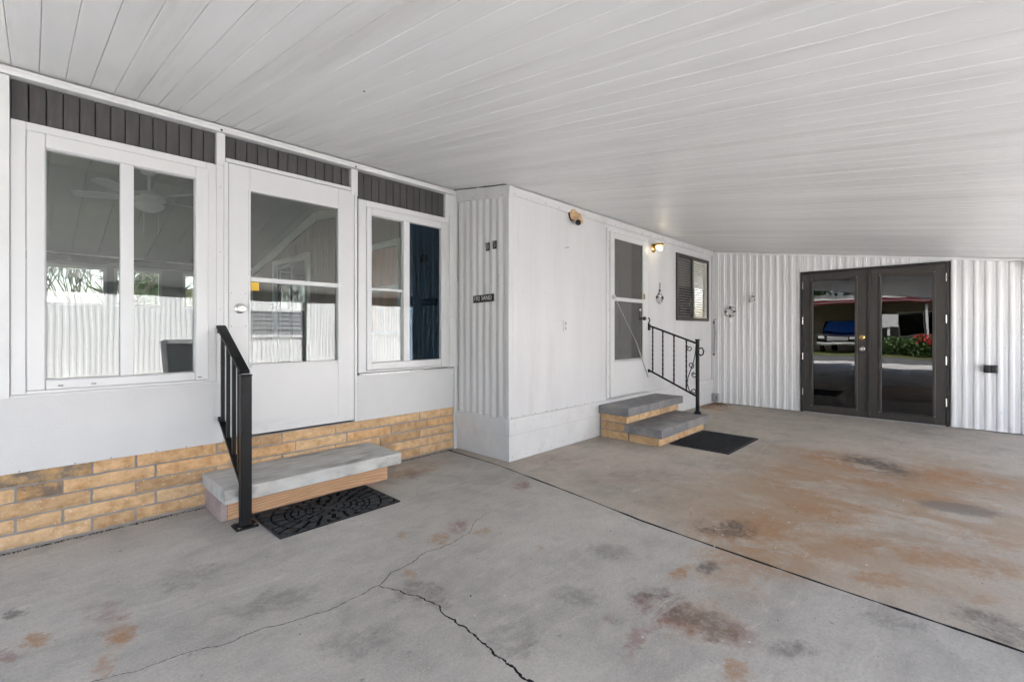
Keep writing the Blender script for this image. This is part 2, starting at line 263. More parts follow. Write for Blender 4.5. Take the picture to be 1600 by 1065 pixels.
# ---------------------------------------------------------------- mesh helpers
class MB:
    def __init__(s): s.v = []; s.f = []
    def add(s, v, f):
        o = len(s.v); s.v += [tuple(q) for q in v]; s.f += [tuple(i + o for i in q) for q in f]; return s
    def box(s, x0, x1, y0, y1, z0, z1):
        return s.add([(x0, y0, z0), (x1, y0, z0), (x1, y1, z0), (x0, y1, z0), (x0, y0, z1), (x1, y0, z1), (x1, y1, z1), (x0, y1, z1)],
                     [(0, 3, 2, 1), (4, 5, 6, 7), (0, 1, 5, 4), (1, 2, 6, 5), (2, 3, 7, 6), (3, 0, 4, 7)])
    def hexa(s, p):   # eight corners: bottom ring then top ring
        return s.add(p, [(0, 3, 2, 1), (4, 5, 6, 7), (0, 1, 5, 4), (1, 2, 6, 5), (2, 3, 7, 6), (3, 0, 4, 7)])
    def obox(s, c, ax, ay, az):   # oriented box by half-axis vectors
        c, ax, ay, az = map(Vector, (c, ax, ay, az))
        return s.hexa([c - ax - ay - az, c + ax - ay - az, c + ax + ay - az, c - ax + ay - az, c - ax - ay + az, c + ax - ay + az, c + ax + ay + az, c - ax + ay + az])
    def bar(s, a, b, w, h, up=(0, 0, 1)):
        a, b = Vector(a), Vector(b); d = b - a; n = d.normalized(); side = n.cross(Vector(up))
        if side.length < 1e-4: side = n.cross(Vector((1, 0, 0)))
        side.normalize(); u = side.cross(n)
        return s.obox((a + b) / 2, d / 2, side * w / 2, u * h / 2)
    def tube(s, pts, r, n=8, cap=True):
        pts = [Vector(p) for p in pts]; rr = r if isinstance(r, (list, tuple)) else [r] * len(pts)
        rings = []; prev = None
        for i, p in enumerate(pts):
            d = (pts[min(i + 1, len(pts) - 1)] - pts[max(i - 1, 0)]).normalized()
            if prev is None:
                q = d.cross(Vector((0, 0, 1)));
                if q.length < 1e-3: q = d.cross(Vector((1, 0, 0)))
                q.normalize()
            else:
                q = prev - d * prev.dot(d)
                if q.length < 1e-5: q = d.cross(Vector((1, 0, 0)))
                q.normalize()
            prev = q; w = d.cross(q)
            rings.append([p + (q * math.cos(2 * math.pi * k / n) + w * math.sin(2 * math.pi * k / n)) * rr[i] for k in range(n)])
        v = [x for r_ in rings for x in r_]; f = []
        for i in range(len(pts) - 1):
            for k in range(n):
                f.append((i * n + k, i * n + (k + 1) % n, (i + 1) * n + (k + 1) % n, (i + 1) * n + k))
        if cap: f.append(tuple(range(n))[::-1]); f.append(tuple((len(pts) - 1) * n + k for k in range(n)))
        return s.add(v, f)
    def lathe(s, c, axis, prof, n=16):   # prof: (distance along axis, radius)
        c = Vector(c); a = Vector(axis).normalized()
        return s.tube([c + a * d for d, r in prof], [max(r, 1e-4) for d, r in prof], n) if False else s._lathe(c, a, prof, n)
    def _lathe(s, c, a, prof, n):
        q = a.cross(Vector((0, 0, 1)));
        if q.length < 1e-3: q = a.cross(Vector((1, 0, 0)))
        q.normalize(); w = a.cross(q); v = []; f = []
        for d, r in prof:
            v += [c + a * d + (q * math.cos(2 * math.pi * k / n) + w * math.sin(2 * math.pi * k / n)) * max(r, 1e-4) for k in range(n)]
        for i in range(len(prof) - 1):
            for k in range(n): f.append((i * n + k, i * n + (k + 1) % n, (i + 1) * n + (k + 1) % n, (i + 1) * n + k))
        f.append(tuple(range(n))[::-1]); f.append(tuple((len(prof) - 1) * n + k for k in range(n)))
        return s.add(v, f)
    def ball(s, c, r, n=12):
        m = n // 2
        return s._lathe(Vector(c), Vector((0, 0, 1)), [(-r * math.cos(math.pi * i / m), r * math.sin(math.pi * i / m)) for i in range(m + 1)], n)
    def build(s, name, mat, parent=None, bev=0., smooth=False, kind=None, label=None):
        me = bpy.data.meshes.new(name); off = ROOT.get(parent.name, Vector()) if parent else Vector()
        me.from_pydata([tuple(Vector(q) - off) for q in s.v], [], s.f)
        if smooth:
            me.polygons.foreach_set('use_smooth', [True] * len(me.polygons))
        bm = bmesh.new(); bm.from_mesh(me); bmesh.ops.recalc_face_normals(bm, faces=bm.faces); bm.to_mesh(me); bm.free()
        me.materials.append(MATS[mat]); o = bpy.data.objects.new(name, me); COL.objects.link(o)
        if parent: o.parent = parent; ROOT[o.name] = off
        else: ROOT[o.name] = Vector()
        if bev:
            md = o.modifiers.new('bevel', 'BEVEL'); md.width = bev; md.segments = 2; md.limit_method = 'ANGLE'; md.angle_limit = R(40)
        if smooth and not bev:
            md = o.modifiers.new('es', 'EDGE_SPLIT'); md.split_angle = R(40)
        if kind: o['kind'] = kind
        if label: o['label'] = label
        return o
ROOT = {}
def thing(name, label, cat, loc=(0, 0, 0), group=None, kind=None):
    o = bpy.data.objects.new(name, None); o.empty_display_size = .1; COL.objects.link(o); o.location = loc; ROOT[o.name] = Vector(loc)
    if kind: o['kind'] = kind
    else: o['label'] = label; o['category'] = cat
    if group: o['group'] = group
    return o
def tag(o, label, cat, group=None):
    o['label'] = label; o['category'] = cat
    if group: o['group'] = group
    return o
def box(name, mat, parent, x0, x1, y0, y1, z0, z1, bev=0., **k): return MB().box(x0, x1, y0, y1, z0, z1).build(name, mat, parent, bev, **k)
def roofz(y): return 2.53 - .142 * (2.95 - y)

# ---------------------------------------------------------------- ground, driveway, street
g = MB().add([(-150, -150, -.09), (150, -150, -.09), (150, 150, -.09), (-150, 150, -.09)], [(0, 1, 2, 3)]).build('ground', 'grass'); g['kind'] = 'structure'
o = box('driveway', 'drive_concrete', None, -6.2, -1.32, -6.6, 7.5, -.3, -.004); o['kind'] = 'structure'
o = box('side_yard', 'drive_concrete', None, -1.30, 12, -6.75, -1.82, -.3, -.015); o['kind'] = 'structure'
o = box('road', 'asphalt', None, -12.0, -6.22, -80, 80, -.3, -.03); o['kind'] = 'structure'

# carport floor: slabs with a real joint and real cracks
fl = thing('concrete_floor', '', '', kind='structure')
box('joint_bed', 'joint_dirt_shade', fl, -1.3, 8.1, -1.8, 3.9, -.2, -.056)
def jag(pts, amp, seed, n=3):
    rn = random.Random(seed); p = [Vector((a, b)) for a, b in pts]
    for it in range(n):
        q = [p[0]]
        for a, b in zip(p, p[1:]):
            d = b - a; nrm = Vector((-d.y, d.x)); q += [(a + b) / 2 + nrm * rn.uniform(-amp, amp), b]
        p = q
    return p
C1 = [(2.792, 2.168), (2.326, 2.239), (2.1, 2.227), (1.943, 2.196), (1.783, 2.084), (1.622, 2.061), (1.35, 2.034), (1.134, 1.964)]
C1b = [(1.134, 1.964), (0.962, 1.95), (0.621, 2.021), (0.339, 2.08), (0.151, 2.132), (-.45, 2.25), (-1.3, 2.36)]
C2 = [(1.134, 1.964), (1.18, 1.855), (1.214, 1.702), (1.211, 1.539), (1.209, 1.393), (1.194, 1.249), (1.192, 1.147), (1.188, 1.046), (1.16, .6), (1.2, -.5), (1.18, -1.8)]
JT = [(2.897, 3.0), (2.805, 2.284), (2.677, 1.448), (2.62, .696), (2.593, .188), (2.573, -.183), (2.5, -1.8)]
c1 = jag(C1, .13, 3, 4); c1b = jag(C1b, .09, 5, 5); c2 = jag(C2, .14, 11, 4); jt = jag(JT, .006, 2)
def offs(p, w0, w1, seed):
    rn = random.Random(seed); out = []
    for i, q in enumerate(p):
        d = (p[min(i + 1, len(p) - 1)] - p[max(i - 1, 0)]).normalized(); n = Vector((-d.y, d.x))
        t = i / (len(p) - 1); w = (w0 + (w1 - w0) * t) * rn.uniform(.45, 1.5) / 2
        out.append((q + n * w, q - n * w))
    return out
o1 = offs(c1, .0010, .0036, 1); o1b = offs(c1b, .0036, .0018, 2); o2 = offs(c2, .004, .012, 3); oj = offs(jt, .017, .015, 4)
def slab(poly, name='slab', mat='concrete'):
    bm = bmesh.new(); f = bm.faces.new([bm.verts.new((p[0], p[1], 0)) for p in poly])
    if f.normal.z < 0: f.normal_flip()
    bm.normal_update(); r = bmesh.ops.extrude_face_region(bm, geom=[f])
    vs_ = [e for e in r['geom'] if isinstance(e, bmesh.types.BMVert)]
    bmesh.ops.translate(bm, verts=vs_, vec=(0, 0, -.06)); bmesh.ops.recalc_face_normals(bm, faces=bm.faces)
    bmesh.ops.triangulate(bm, faces=bm.faces, ngon_method='EAR_CLIP')
    me = bpy.data.meshes.new(name); bm.to_mesh(me); bm.free(); me.materials.append(MATS[mat]); me.materials.append(MATS['joint_dirt_shade'])
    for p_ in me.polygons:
        if p_.normal.z < .5: p_.material_index = 1  # slab sides coloured dark to deepen the shade in joint and cracks
    o = bpy.data.objects.new(name, me); COL.objects.link(o); o.parent = fl; return o
jy = min(range(len(jt)), key=lambda i: abs(jt[i].y - 2.168))
jl = [b for a, b in oj] if oj[3][1].x < oj[3][0].x else [a for a, b in oj]; jr = [a for a, b in oj] if jl[3] == oj[3][1] else [b for a, b in oj]
# crack 1 runs right to left, so its 'upper' side is the one with the larger y
up = lambda pr: pr[0] if pr[0].y > pr[1].y else pr[1]
dn = lambda pr: pr[1] if pr[0].y > pr[1].y else pr[0]
rt = lambda pr: pr[0] if pr[0].x > pr[1].x else pr[1]
lf = lambda pr: pr[1] if pr[0].x > pr[1].x else pr[0]
side = lambda o_, s_: [p[s_] for p in o_]
# moving left (-x) the left normal (-dy,dx) points down (-y): index 0 is below, 1 above
A_up = side(o1, 1); A_dn = side(o1, 0); B_up = side(o1b, 1); B_dn = side(o1b, 0)
# moving down (-y) the normal (-dy,dx) points to +x: index 0 is right, 1 left
D_rt = side(o2, 0); D_lf = side(o2, 1)
slab([Vector((-1.3, 3.9)), *reversed(B_up[1:]), *reversed(A_up[1:]), jl[jy], *reversed(jl[:jy]), Vector((2.897, 3.9))])
slab([A_dn[-1], *D_rt[1:], *reversed(jl[jy:]), *A_dn[1:-1]])
slab([*B_dn[1:], Vector((-1.3, -1.8)), *reversed(D_lf[1:]), B_dn[0]])
slab([*jr, Vector((8.1, -1.8)), Vector((8.1, 3.9)), Vector((2.93, 3.9))], mat='concrete_warm')
# litter on the floor
rn = random.Random(21); mb = MB(); md_ = MB()
for i in range(150):
    if i < 70: x, y = rn.gauss(3.45, .5), rn.gauss(1.0, .35)
    else: x, y = rn.uniform(.2, 6.5), rn.uniform(-.2, 2.7)
    s = rn.uniform(.0012, .0036); a = rn.uniform(0, 6.28); q = Vector((math.cos(a), math.sin(a), 0)) * s; w = Vector((-math.sin(a), math.cos(a), 0)) * s * rn.uniform(.4, 1)
    (mb if i % 5 < 3 else md_).obox((x, y, .0012), q, w, (0, 0, .0011))
o = mb.build('paint_flakes', 'chip_white'); o['kind'] = 'stuff'; o['label'] = 'tiny white paint flakes scattered over the concrete floor'; o['category'] = 'flakes'
o = md_.build('grit', 'chip_dark'); o['kind'] = 'stuff'; o['label'] = 'tiny dark specks of grit on the concrete floor'; o['category'] = 'grit'
mb = MB()
for i in range(160):
    x, y = 7.9 - abs(rn.gauss(0, .22)), 2.9 - abs(rn.gauss(0, .12)); s = rn.uniform(.006, .018); a = rn.uniform(0, 6.28); e = rn.uniform(-.4, .4)
    q = Vector((math.cos(a), math.sin(a), e)) * s; w = Vector((-math.sin(a), math.cos(a), 0)) * s * .4
    mb.obox((x, y, .008), q, w, (0, 0, .0008))
md2 = MB()
for i in range(1500):
    x, y = rn.uniform(-.7, 2.95), 3.690 - abs(rn.gauss(0, .012)); s = rn.uniform(.001, .0035); a = rn.uniform(0, 6.28)
    md2.obox((x, y, .002), Vector((math.cos(a), math.sin(a), 0)) * s, Vector((-math.sin(a), math.cos(a), 0)) * s * .5, (0, 0, .0016))
o = md2.build('wall_grit', 'chip_dark'); o['kind'] = 'stuff'; o['label'] = 'dark grit gathered along the foot of the brick base'; o['category'] = 'grit'
o = mb.build('leaf_litter', 'leaf_litter'); o['kind'] = 'stuff'; o['label'] = 'dry brown leaf litter in the far wall corner'; o['category'] = 'leaf litter'

# ---------------------------------------------------------------- carport roof
rf = thing('carport_roof', 'sloping white plank carport ceiling over the concrete floor', 'roof', (0, 0, 0))
YL = -1.5; P = .105; x = -1.34 - .105 * 9; i = 0  # left end, out of view, lengthened to cut light from the street
while x < 7.9:
    x1 = min(x + P, 7.93); y1 = 3.70 if x < 2.93 else 2.94
    dz = random.Random(i).uniform(0, .0012); gp = .0008; ch = .002; mb = MB()
    prof = [(x + gp, .018), (x + gp, ch), (x + gp + ch, 0), (x1 - gp - ch, 0), (x1 - gp, ch), (x1 - gp, .018)]
    v = [(a, YL, roofz(YL) + b + dz) for a, b in prof] + [(a, y1, roofz(y1) + b + dz) for a, b in prof]
    n = len(prof); mb.add(v, [(k, k + 1, k + 1 + n, k + n) for k in range(n - 1)] + [(0, n, 2 * n - 1, n - 1), tuple(range(n)), tuple(range(n, 2 * n))[::-1]])
    mb.build('plank', 'ceiling_white', rf); x = x1; i += 1
def sl(mb, x0, x1, y0, y1, a, b):
    return mb.hexa([(x0, y0, roofz(y0) + a), (x1, y0, roofz(y0) + a), (x1, y1, roofz(y1) + a), (x0, y1, roofz(y1) + a), (x0, y0, roofz(y0) + b), (x1, y0, roofz(y0) + b), (x1, y1, roofz(y1) + b), (x0, y1, roofz(y1) + b)])
sl(MB(), -2.31, 8.0, YL - .02, 3.80, .022, .075).build('roof_sheet', 'paint_white', rf)
box('edge_beam', 'paint_white', rf, -2.31, 8.0, YL - .06, YL - .005, 1.745, 1.915)
sl(MB(), -2.35, -2.31, YL, 3.8, -.03, .08).build('fascia', 'paint_white', rf)
for px_ in (-2.25, 3.55, 7.7): box('post', 'paint_white', rf, px_, px_ + .07, YL - .055, YL - .008, 0 if px_ > -1.2 else -.002, 1.745)
sc = MB()
for q in range(44):
    xx = 3.1 + q * .11 + random.uniform(-.02, .02)
    sc.ball((xx, 2.885 + random.uniform(-.012, .012), roofz(2.885) + .001), .0035, 6)
sc.ball((1.17, 2.17, roofz(2.17)), .006, 6); sc.build('screw_heads', 'screw', rf, kind='stuff')

# ---------------------------------------------------------------- enclosed porch (left)
YA = 3.71
pr = thing('enclosed_porch', 'white enclosed porch with tan brick base and dark grey transom boards', 'porch', (0, YA, 0))  # unseen left stretch lengthened to keep sun from under the carport roof
# brick base
box('mortar_bed', 'mortar', pr, -3.2, 2.985, 3.710, 3.80, -.05, .43)
def rough_face(x0, x1, z0, z1, yf, yb, rb):
    nx, nz = max(4, int((x1 - x0) / .03)), 4; v = []; f = []
    for j in range(nz + 1):
        for i in range(nx + 1):
            e = i in (0, nx) or j in (0, nz)
            v.append((x0 + (x1 - x0) * i / nx + (rb.uniform(-.002, .002) if e else 0), yf + rb.uniform(-.0022, .0022) + (.006 if e else 0), z0 + (z1 - z0) * j / nz + (rb.uniform(-.0022, .0022) if e else 0)))
    w = nx + 1
    for j in range(nz):
        for i in range(nx): f.append((j * w + i, j * w + i + 1, (j + 1) * w + i + 1, (j + 1) * w + i))
    n = len(v); ring = [i for i in range(nx + 1)] + [j * w + nx for j in range(1, nz + 1)] + [nz * w + i for i in range(nx - 1, -1, -1)] + [j * w for j in range(nz - 1, 0, -1)]
    v += [(v[q][0], yb, v[q][2]) for q in ring]; m = len(ring)
    f += [(ring[q], n + q, n + (q + 1) % m, ring[(q + 1) % m]) for q in range(m)]
    return MB().add(v, f)
JA = [-3.2, -2.74, -2.3, -2.1, -1.67, -1.25, -.83, -.40, -.19, .245, .45, .887, 1.32, 1.74, 2.15, 2.57, 2.985]
JB = [-3.2, -2.95, -2.55, -2.15, -1.75, -1.31, -1.10, -.70, -.27, -.064, .118, .548, .98, 1.42, 1.84, 2.26, 2.66, 2.985]
CH = .0845
for c in range(5):
    js = JA if c % 2 == 0 else JB; z1 = .424 - c * CH; z0 = z1 - CH + .013
    for k, (a, b) in enumerate(zip(js, js[1:])):
        rb = random.Random(c * 31 + k); d = [rb.uniform(-.003, .003) for _ in range(12)]
        a2, b2 = a + .006 + d[0], b - .006 + d[1]; yf = 3.698 + d[2]; mb = rough_face(a2, b2, z0 + d[3] * .6, z1 + d[4] * .6, yf, 3.76, rb)
        sooty = (c == 0 and a == -.19) or (c == 1 and a == -.064)
        mb.build('brick', 'brick_sooty' if sooty else 'brick', pr, label='soot-stained brick' if sooty else None)
# lower panels, trims and posts
box('wall_panel', 'panel_white', pr, -.62, .925, 3.695, 3.80, .424, .835, bev=.002)
box('wall_panel', 'panel_white', pr, 1.925, 2.978, 3.690, 3.80, .428, .818, bev=.002)
box('wall_panel', 'panel_white', pr, -3.2, -.625, 3.697, 3.80, .424, .835)
box('panel_edge', 'aluminium', pr, 1.945, 2.975, 3.684, 3.700, .8185, .832, bev=.001)
box('sill_strip', 'vinyl_white', pr, -.12, .90, 3.680, 3.800, .836, .850, bev=.002)
box('post', 'paint_white', pr, -.185, -.086, 3.672, 3.80, .836, 2.575, bev=.003)
box('stile', 'vinyl_white', pr, .881, .9255, 3.686, 3.80, .836, 2.351, bev=.003)
box('corner_filler', 'paint_white', pr, 2.986, 3.034, 3.692, 3.80, .0, 2.62)
box('post', 'paint_white', pr, .884, .936, 3.688, 3.80, 2.352, 2.578, bev=.003)
box('post', 'paint_white', pr, 1.871, 1.930, 3.688, 3.80, 2.352, 2.578, bev=.003)
box('post', 'paint_white', pr, 2.876, 2.985, 3.694, 3.80, 2.33, 2.578, bev=.003)
box('upper_wall', 'paint_white', pr, -3.2, -.187, 3.70, 3.80, .836, 2.578)
box('header_trim', 'paint_white', pr, -3.22, 2.985, 3.664, 3.80, 2.579, 2.624, bev=.004)
MB().tube([(-3.2, 3.668, 2.612), (2.98, 3.668, 2.612)], .012, 8).build('trim_bead', 'paint_white', pr, smooth=True)
# transom boards
for (a, b, z0, z1, n) in ((-.084, .882, 2.352, 2.577, 14), (.938, 1.869, 2.416, 2.577, 13), (1.932, 2.874, 2.335, 2.577, 13)):
    tp = box('transom', 'groove_dark', pr, a, b, 3.738, 3.80, z0, z1)
    w = (b - a) / n
    for k in range(n):
        MB().box(a + k * w + .003, a + (k + 1) * w - .003, 3.722 + random.uniform(-.0015, .0015), 3.737, z0 + .001, z1 - .001).build('board', 'transom_grey', tp, bev=.0015)
# window builder on the porch front
def framex(mb, X0, X1, y0, y1, z0, z1, w):
    mb.box(X0, X1, y0, y0 + w, z0, z1); mb.box(X0, X1, y1 - w, y1, z0, z1); mb.box(X0, X1, y0 + w, y1 - w, z1 - w, z1); mb.box(X0, X1, y0 + w, y1 - w, z0, z0 + w * .5); return mb
def frame(mb, x0, x1, z0, z1, w, y0, y1, wb=None, wt=None):
    wb = wb or w; wt = wt or w
    mb.box(x0, x0 + w, y0, y1, z0, z1); mb.box(x1 - w, x1, y0, y1, z0, z1)
    mb.box(x0 + w, x1 - w, y0, y1, z1 - wt, z1); mb.box(x0 + w, x1 - w, y0, y1, z0, z0 + wb); return mb
# large slider window
w1 = frame(MB(), -.084, .880, .851, 2.350, .058, 3.683, 3.80, .018, .045).build('window', 'vinyl_white', pr, bev=.003)
frame(MB(), -.024, .834, .870, 2.304, .074, 3.676, 3.74, .052, .078).build('frame', 'vinyl_white', w1, bev=.006)
frame(MB(), .046, .764, .918, 2.230, .008, 3.690, 3.735).build('glazing_bead', 'vinyl_white', w1, bev=.002)
box('mullion', 'vinyl_white', w1, .371, .437, 3.680, 3.745, .927, 2.225, bev=.004)
box('pane', 'glass', w1, .055, .371, 3.716, 3.720, .925, 2.222)
box('pane', 'glass', w1, .437, .757, 3.722, 3.726, .925, 2.222)
sc = MB()
for xx in (.10, .24, .77): sc.box(xx, xx + .022, 3.671, 3.677, .887, .893)
sc.build('weep_slots', 'screw', w1, kind='stuff')
# entrance door
box('door_frame', 'vinyl_white', pr, .938, 1.868, 3.684, 3.80, 2.385, 2.413, bev=.003)
box('door_frame', 'vinyl_white', pr, .926, .954, 3.686, 3.80, .43, 2.384, bev=.003)
box('door_frame', 'vinyl_white', pr, 1.900, 1.924, 3.686, 3.80, .43, 2.384, bev=.003)
dr = frame(MB(), .957, 1.897, .446, 2.382, .137, 3.692, 3.735, .512, .166).build('door', 'vinyl_white', pr, bev=.003)
frame(MB(), 1.084, 1.768, .948, 2.226, .013, 3.684, 3.731).build('glass_stop', 'vinyl_white', dr, bev=.003)
box('kick_plate', 'vinyl_white', dr, .965, 1.892, 3.687, 3.6915, .45, .505)
box('glazing_bar', 'vinyl_white', dr, 1.098, 1.755, 3.685, 3.731, 1.560, 1.592, bev=.003)
box('pane', 'glass', dr, 1.097, 1.756, 3.712, 3.716, 1.590, 2.213)
box('pane', 'glass', dr, 1.097, 1.756, 3.718, 3.722, .961, 1.562)
box('lock_plate', 'vinyl_white', dr, .967, 1.075, 3.6885, 3.6915, 1.225, 1.478, bev=.001)
MB().lathe((1.026, 3.690, 1.36), (0, -1, 0), [(0, .036), (.006, .036), (.010, .030), (.012, .013), (.03, .013), (.036, .024), (.048, .029), (.062, .026), (.066, .012), (.064, .006)], 20).build('knob', 'steel', dr, smooth=True)
box('sticker', 'yellow_tag', dr, 1.098, 1.160, 3.7085, 3.7115, 1.496, 1.558)
# right-hand window: single-hung sash beside a tinted fixed light
w3 = frame(MB(), 1.935, 2.978, .838, 2.333, .072, 3.688, 3.80, .016, .052).build('window', 'vinyl_white', pr, bev=.003)
frame(MB(), 2.010, 2.862, .858, 2.278, .047, 3.679, 3.74, .066, .062).build('frame', 'vinyl_white', w3, bev=.006)
box('filler', 'vinyl_white', w3, 2.863, 2.905, 3.695, 3.80, .856, 2.280)
box('mullion', 'vinyl_white', w3, 2.382, 2.446, 3.682, 3.745, .925, 2.215, bev=.004)
box('check_rail', 'vinyl_white', w3, 2.058, 2.381, 3.700, 3.735, 1.560, 1.580, bev=.002)
box('pane', 'glass', w3, 2.058, 2.381, 3.722, 3.726, 1.580, 2.215)
box('pane', 'glass', w3, 2.058, 2.381, 3.712, 3.716, .925, 1.560)
box('pane', 'glass_tinted', w3, 2.447, 2.814, 3.716, 3.720, .925, 2.215)
box('weather_cap', 'vinyl_white', pr, 2.912, 2.980, 3.672, 3.687, .84, 2.36, bev=.002)
sc = MB()
for k in range(5): sc.ball((-.1 + k * .23, 3.6945, .842), .0045, 6)
for k in range(6): sc.ball((-.05 + k * .19 + (k % 2) * .03, 3.694, .432), .0035, 6)
for k in range(7): sc.ball((1.96 + k * .165, 3.683, .8255), .0035, 6)
for z in (.45, .60, .75): sc.ball((1.935, 3.689, z), .003, 6); sc.ball((2.967, 3.689, z), .003, 6)
for z in (.98, 1.35, 1.75, 2.2): sc.ball((.905, 3.6835, z), .003, 6); sc.ball((2.94, 3.6715, z), .003, 6)
for xx in (.908, 1.90): sc.ball((xx, 3.6655, 2.590), .009, 8)
for xx, z in ((1.10, .94), (1.75, .94), (.975, 1.47), (1.065, 1.47), (.975, 1.235), (1.065, 1.235), (1.20, .478), (1.55, .478), (1.82, .478)): sc.ball((xx, 3.688, z), .0032, 6)
sc.build('screw_heads', 'screw', pr, kind='stuff')
# porch interior
YB = 9.9
box('inner_floor', 'int_floor', pr, -3.2, 2.98, 3.81, YB, .0, .34)
def icz(y): return 2.70 + (y - 3.81) * .094 if y < 7.0 else 3.0 - (y - 7.0) * .205
x = -3.18; k = 0
while x < 2.97:
    x1 = min(x + .30, 2.975)
    for (ya, yb) in ((3.81, 6.998), (7.002, YB)):
        MB().hexa([(x + .002, ya, icz(ya)), (x1 - .002, ya, icz(ya)), (x1 - .002, yb, icz(yb)), (x + .002, yb, icz(yb)), (x + .002, ya, icz(ya) + .02), (x1 - .002, ya, icz(ya) + .02), (x1 - .002, yb, icz(yb) + .02), (x + .002, yb, icz(yb) + .02)]).build('ceiling_plank', 'int_ceiling', pr)
    x = x1
for (ya, yb) in ((3.79, 7.0), (7.0, YB + .3)):
    za, zb = 2.75 if ya < 4 else 3.05, 3.05 if yb < 8 else 2.40
    MB().hexa([(-3.3, ya, za), (3.02, ya, za), (3.02, yb, zb), (-3.3, yb, zb), (-3.3, ya, za + .06), (3.02, ya, za + .06), (3.02, yb, zb + .06), (-3.3, yb, zb + .06)]).build('roof_slope', 'roof_grey', pr)
box('gable_fill', 'paint_white', pr, -3.2, 2.98, 3.81, 3.86, 2.625, 2.745)
for q_ in ((3.805, 4.4, 0, 2.8), (9.4, YB + .1, 0, 2.4), (4.4, 9.4, 0, .9), (4.4, 9.4, 2.25, 2.7)): box('side_wall', 'int_wall', pr, -3.28, -3.20, *q_)
sw = framex(MB(), -3.29, -3.19, 4.4, 9.4, .9, 2.25, .06).build('added_side_window', 'fan_white', pr)  # unseen window opening added to brighten the porch interior
for k in range(4): box('pane', 'glass', sw, -3.245, -3.241, 4.47 + k * 1.22, 5.66 + k * 1.22, .95, 2.19)
# end wall panelled in wood boards, with a white framed patio door
bw = .2; y = 3.81
pdy0, pdy1, pdz = 7.25, 8.75, 2.43
while y < YB - .01:
    y1 = min(y + bw, YB); inside = y1 > pdy0 and y < pdy1
    zt = min(icz(y + .002), icz(y1 - .002)) - .002
    MB().box(2.985, 3.0, y + .002, y1 - .002, (pdz if inside else .345), zt).build('wall_board', 'wood_panelling', pr); y = y1
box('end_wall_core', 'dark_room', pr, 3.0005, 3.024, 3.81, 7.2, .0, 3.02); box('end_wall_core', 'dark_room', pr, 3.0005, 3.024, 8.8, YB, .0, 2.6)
for (ya, yb) in ((3.82, 6.99), (7.01, YB - .01)):
    MB().hexa([(2.955, ya, icz(ya) - .14), (2.984, ya, icz(ya) - .14), (2.984, yb, icz(yb) - .14), (2.955, yb, icz(yb) - .14), (2.955, ya, icz(ya) - .002), (2.984, ya, icz(ya) - .002), (2.984, yb, icz(yb) - .002), (2.955, yb, icz(yb) - .002)]).build('cove_trim', 'fan_white', pr)
pd = framex(MB(), 2.95, 3.02, pdy0, pdy1, .345, pdz, .09).build('patio_door', 'fan_white', pr)
framex(MB(), 2.985, 3.005, pdy0 + .10, 8.02, .42, pdz - .1, .06).build('sash', 'dark_plastic', pd)
framex(MB(), 3.006, 3.019, 7.98, pdy1 - .1, .42, pdz - .1, .06).build('sash', 'dark_plastic', pd)
box('pane', 'glass_dark', pd, 2.993, 2.997, 7.42, 7.95, .46, 2.27); box('pane', 'glass_dark', pd, 3.010, 3.014, 8.05, 8.58, .46, 2.27)
for k in range(4): box('vertical_blind', 'blind_slat', pd, 3.05, 3.055, 7.38 + k * .1, 7.47 + k * .1, .5, 2.3)
# inner window with orange wood behind it, on the end wall near the front
iw = framex(MB(), 2.945, 2.984, 4.62, 5.55, 1.15, 2.28, .07).build('inner_window', 'fan_white', pr)
box('panel', 'orange_wood', iw, 2.975, 2.983, 4.70, 5.47, 1.2, 2.2); box('rail', 'fan_white', iw, 2.95, 2.972, 4.69, 5.48, 1.68, 1.74)
# back wall with three window openings
ops = [(-3.0, -2.2), (-2.1, -1.2), (-1.1, -.12), (-.02, .83), (.92, 1.55), (1.85, 2.75)]
zs = [(0, 1.60), (2.22, 2.42)]
for z0, z1 in zs: box('back_wall', 'int_wall', pr, -3.2, 2.98, YB, YB + .08, z0, z1)
ed = [-3.2] + [q for a in ops for q in a] + [2.98]
for a, b in zip(ed[::2], ed[1::2]): box('back_wall', 'int_wall', pr, a, b, YB, YB + .08, 1.60, 2.22)
box('valance_board', 'transom_grey', pr, -3.19, 2.95, YB - .03, YB - .002, 2.27, 2.385)
box('picture_rail', 'fan_white', pr, -3.19, 2.95, YB - .04, YB - .031, 2.386, 2.41)
for a, b in ops:
    bwd = frame(MB(), a, b, 1.60, 2.22, .04, YB - .015, YB + .06).build('back_window', 'fan_white', pr)
    box('pane', 'glass', bwd, a + .04, b - .04, YB + .02, YB + .024, 1.64, 2.18)
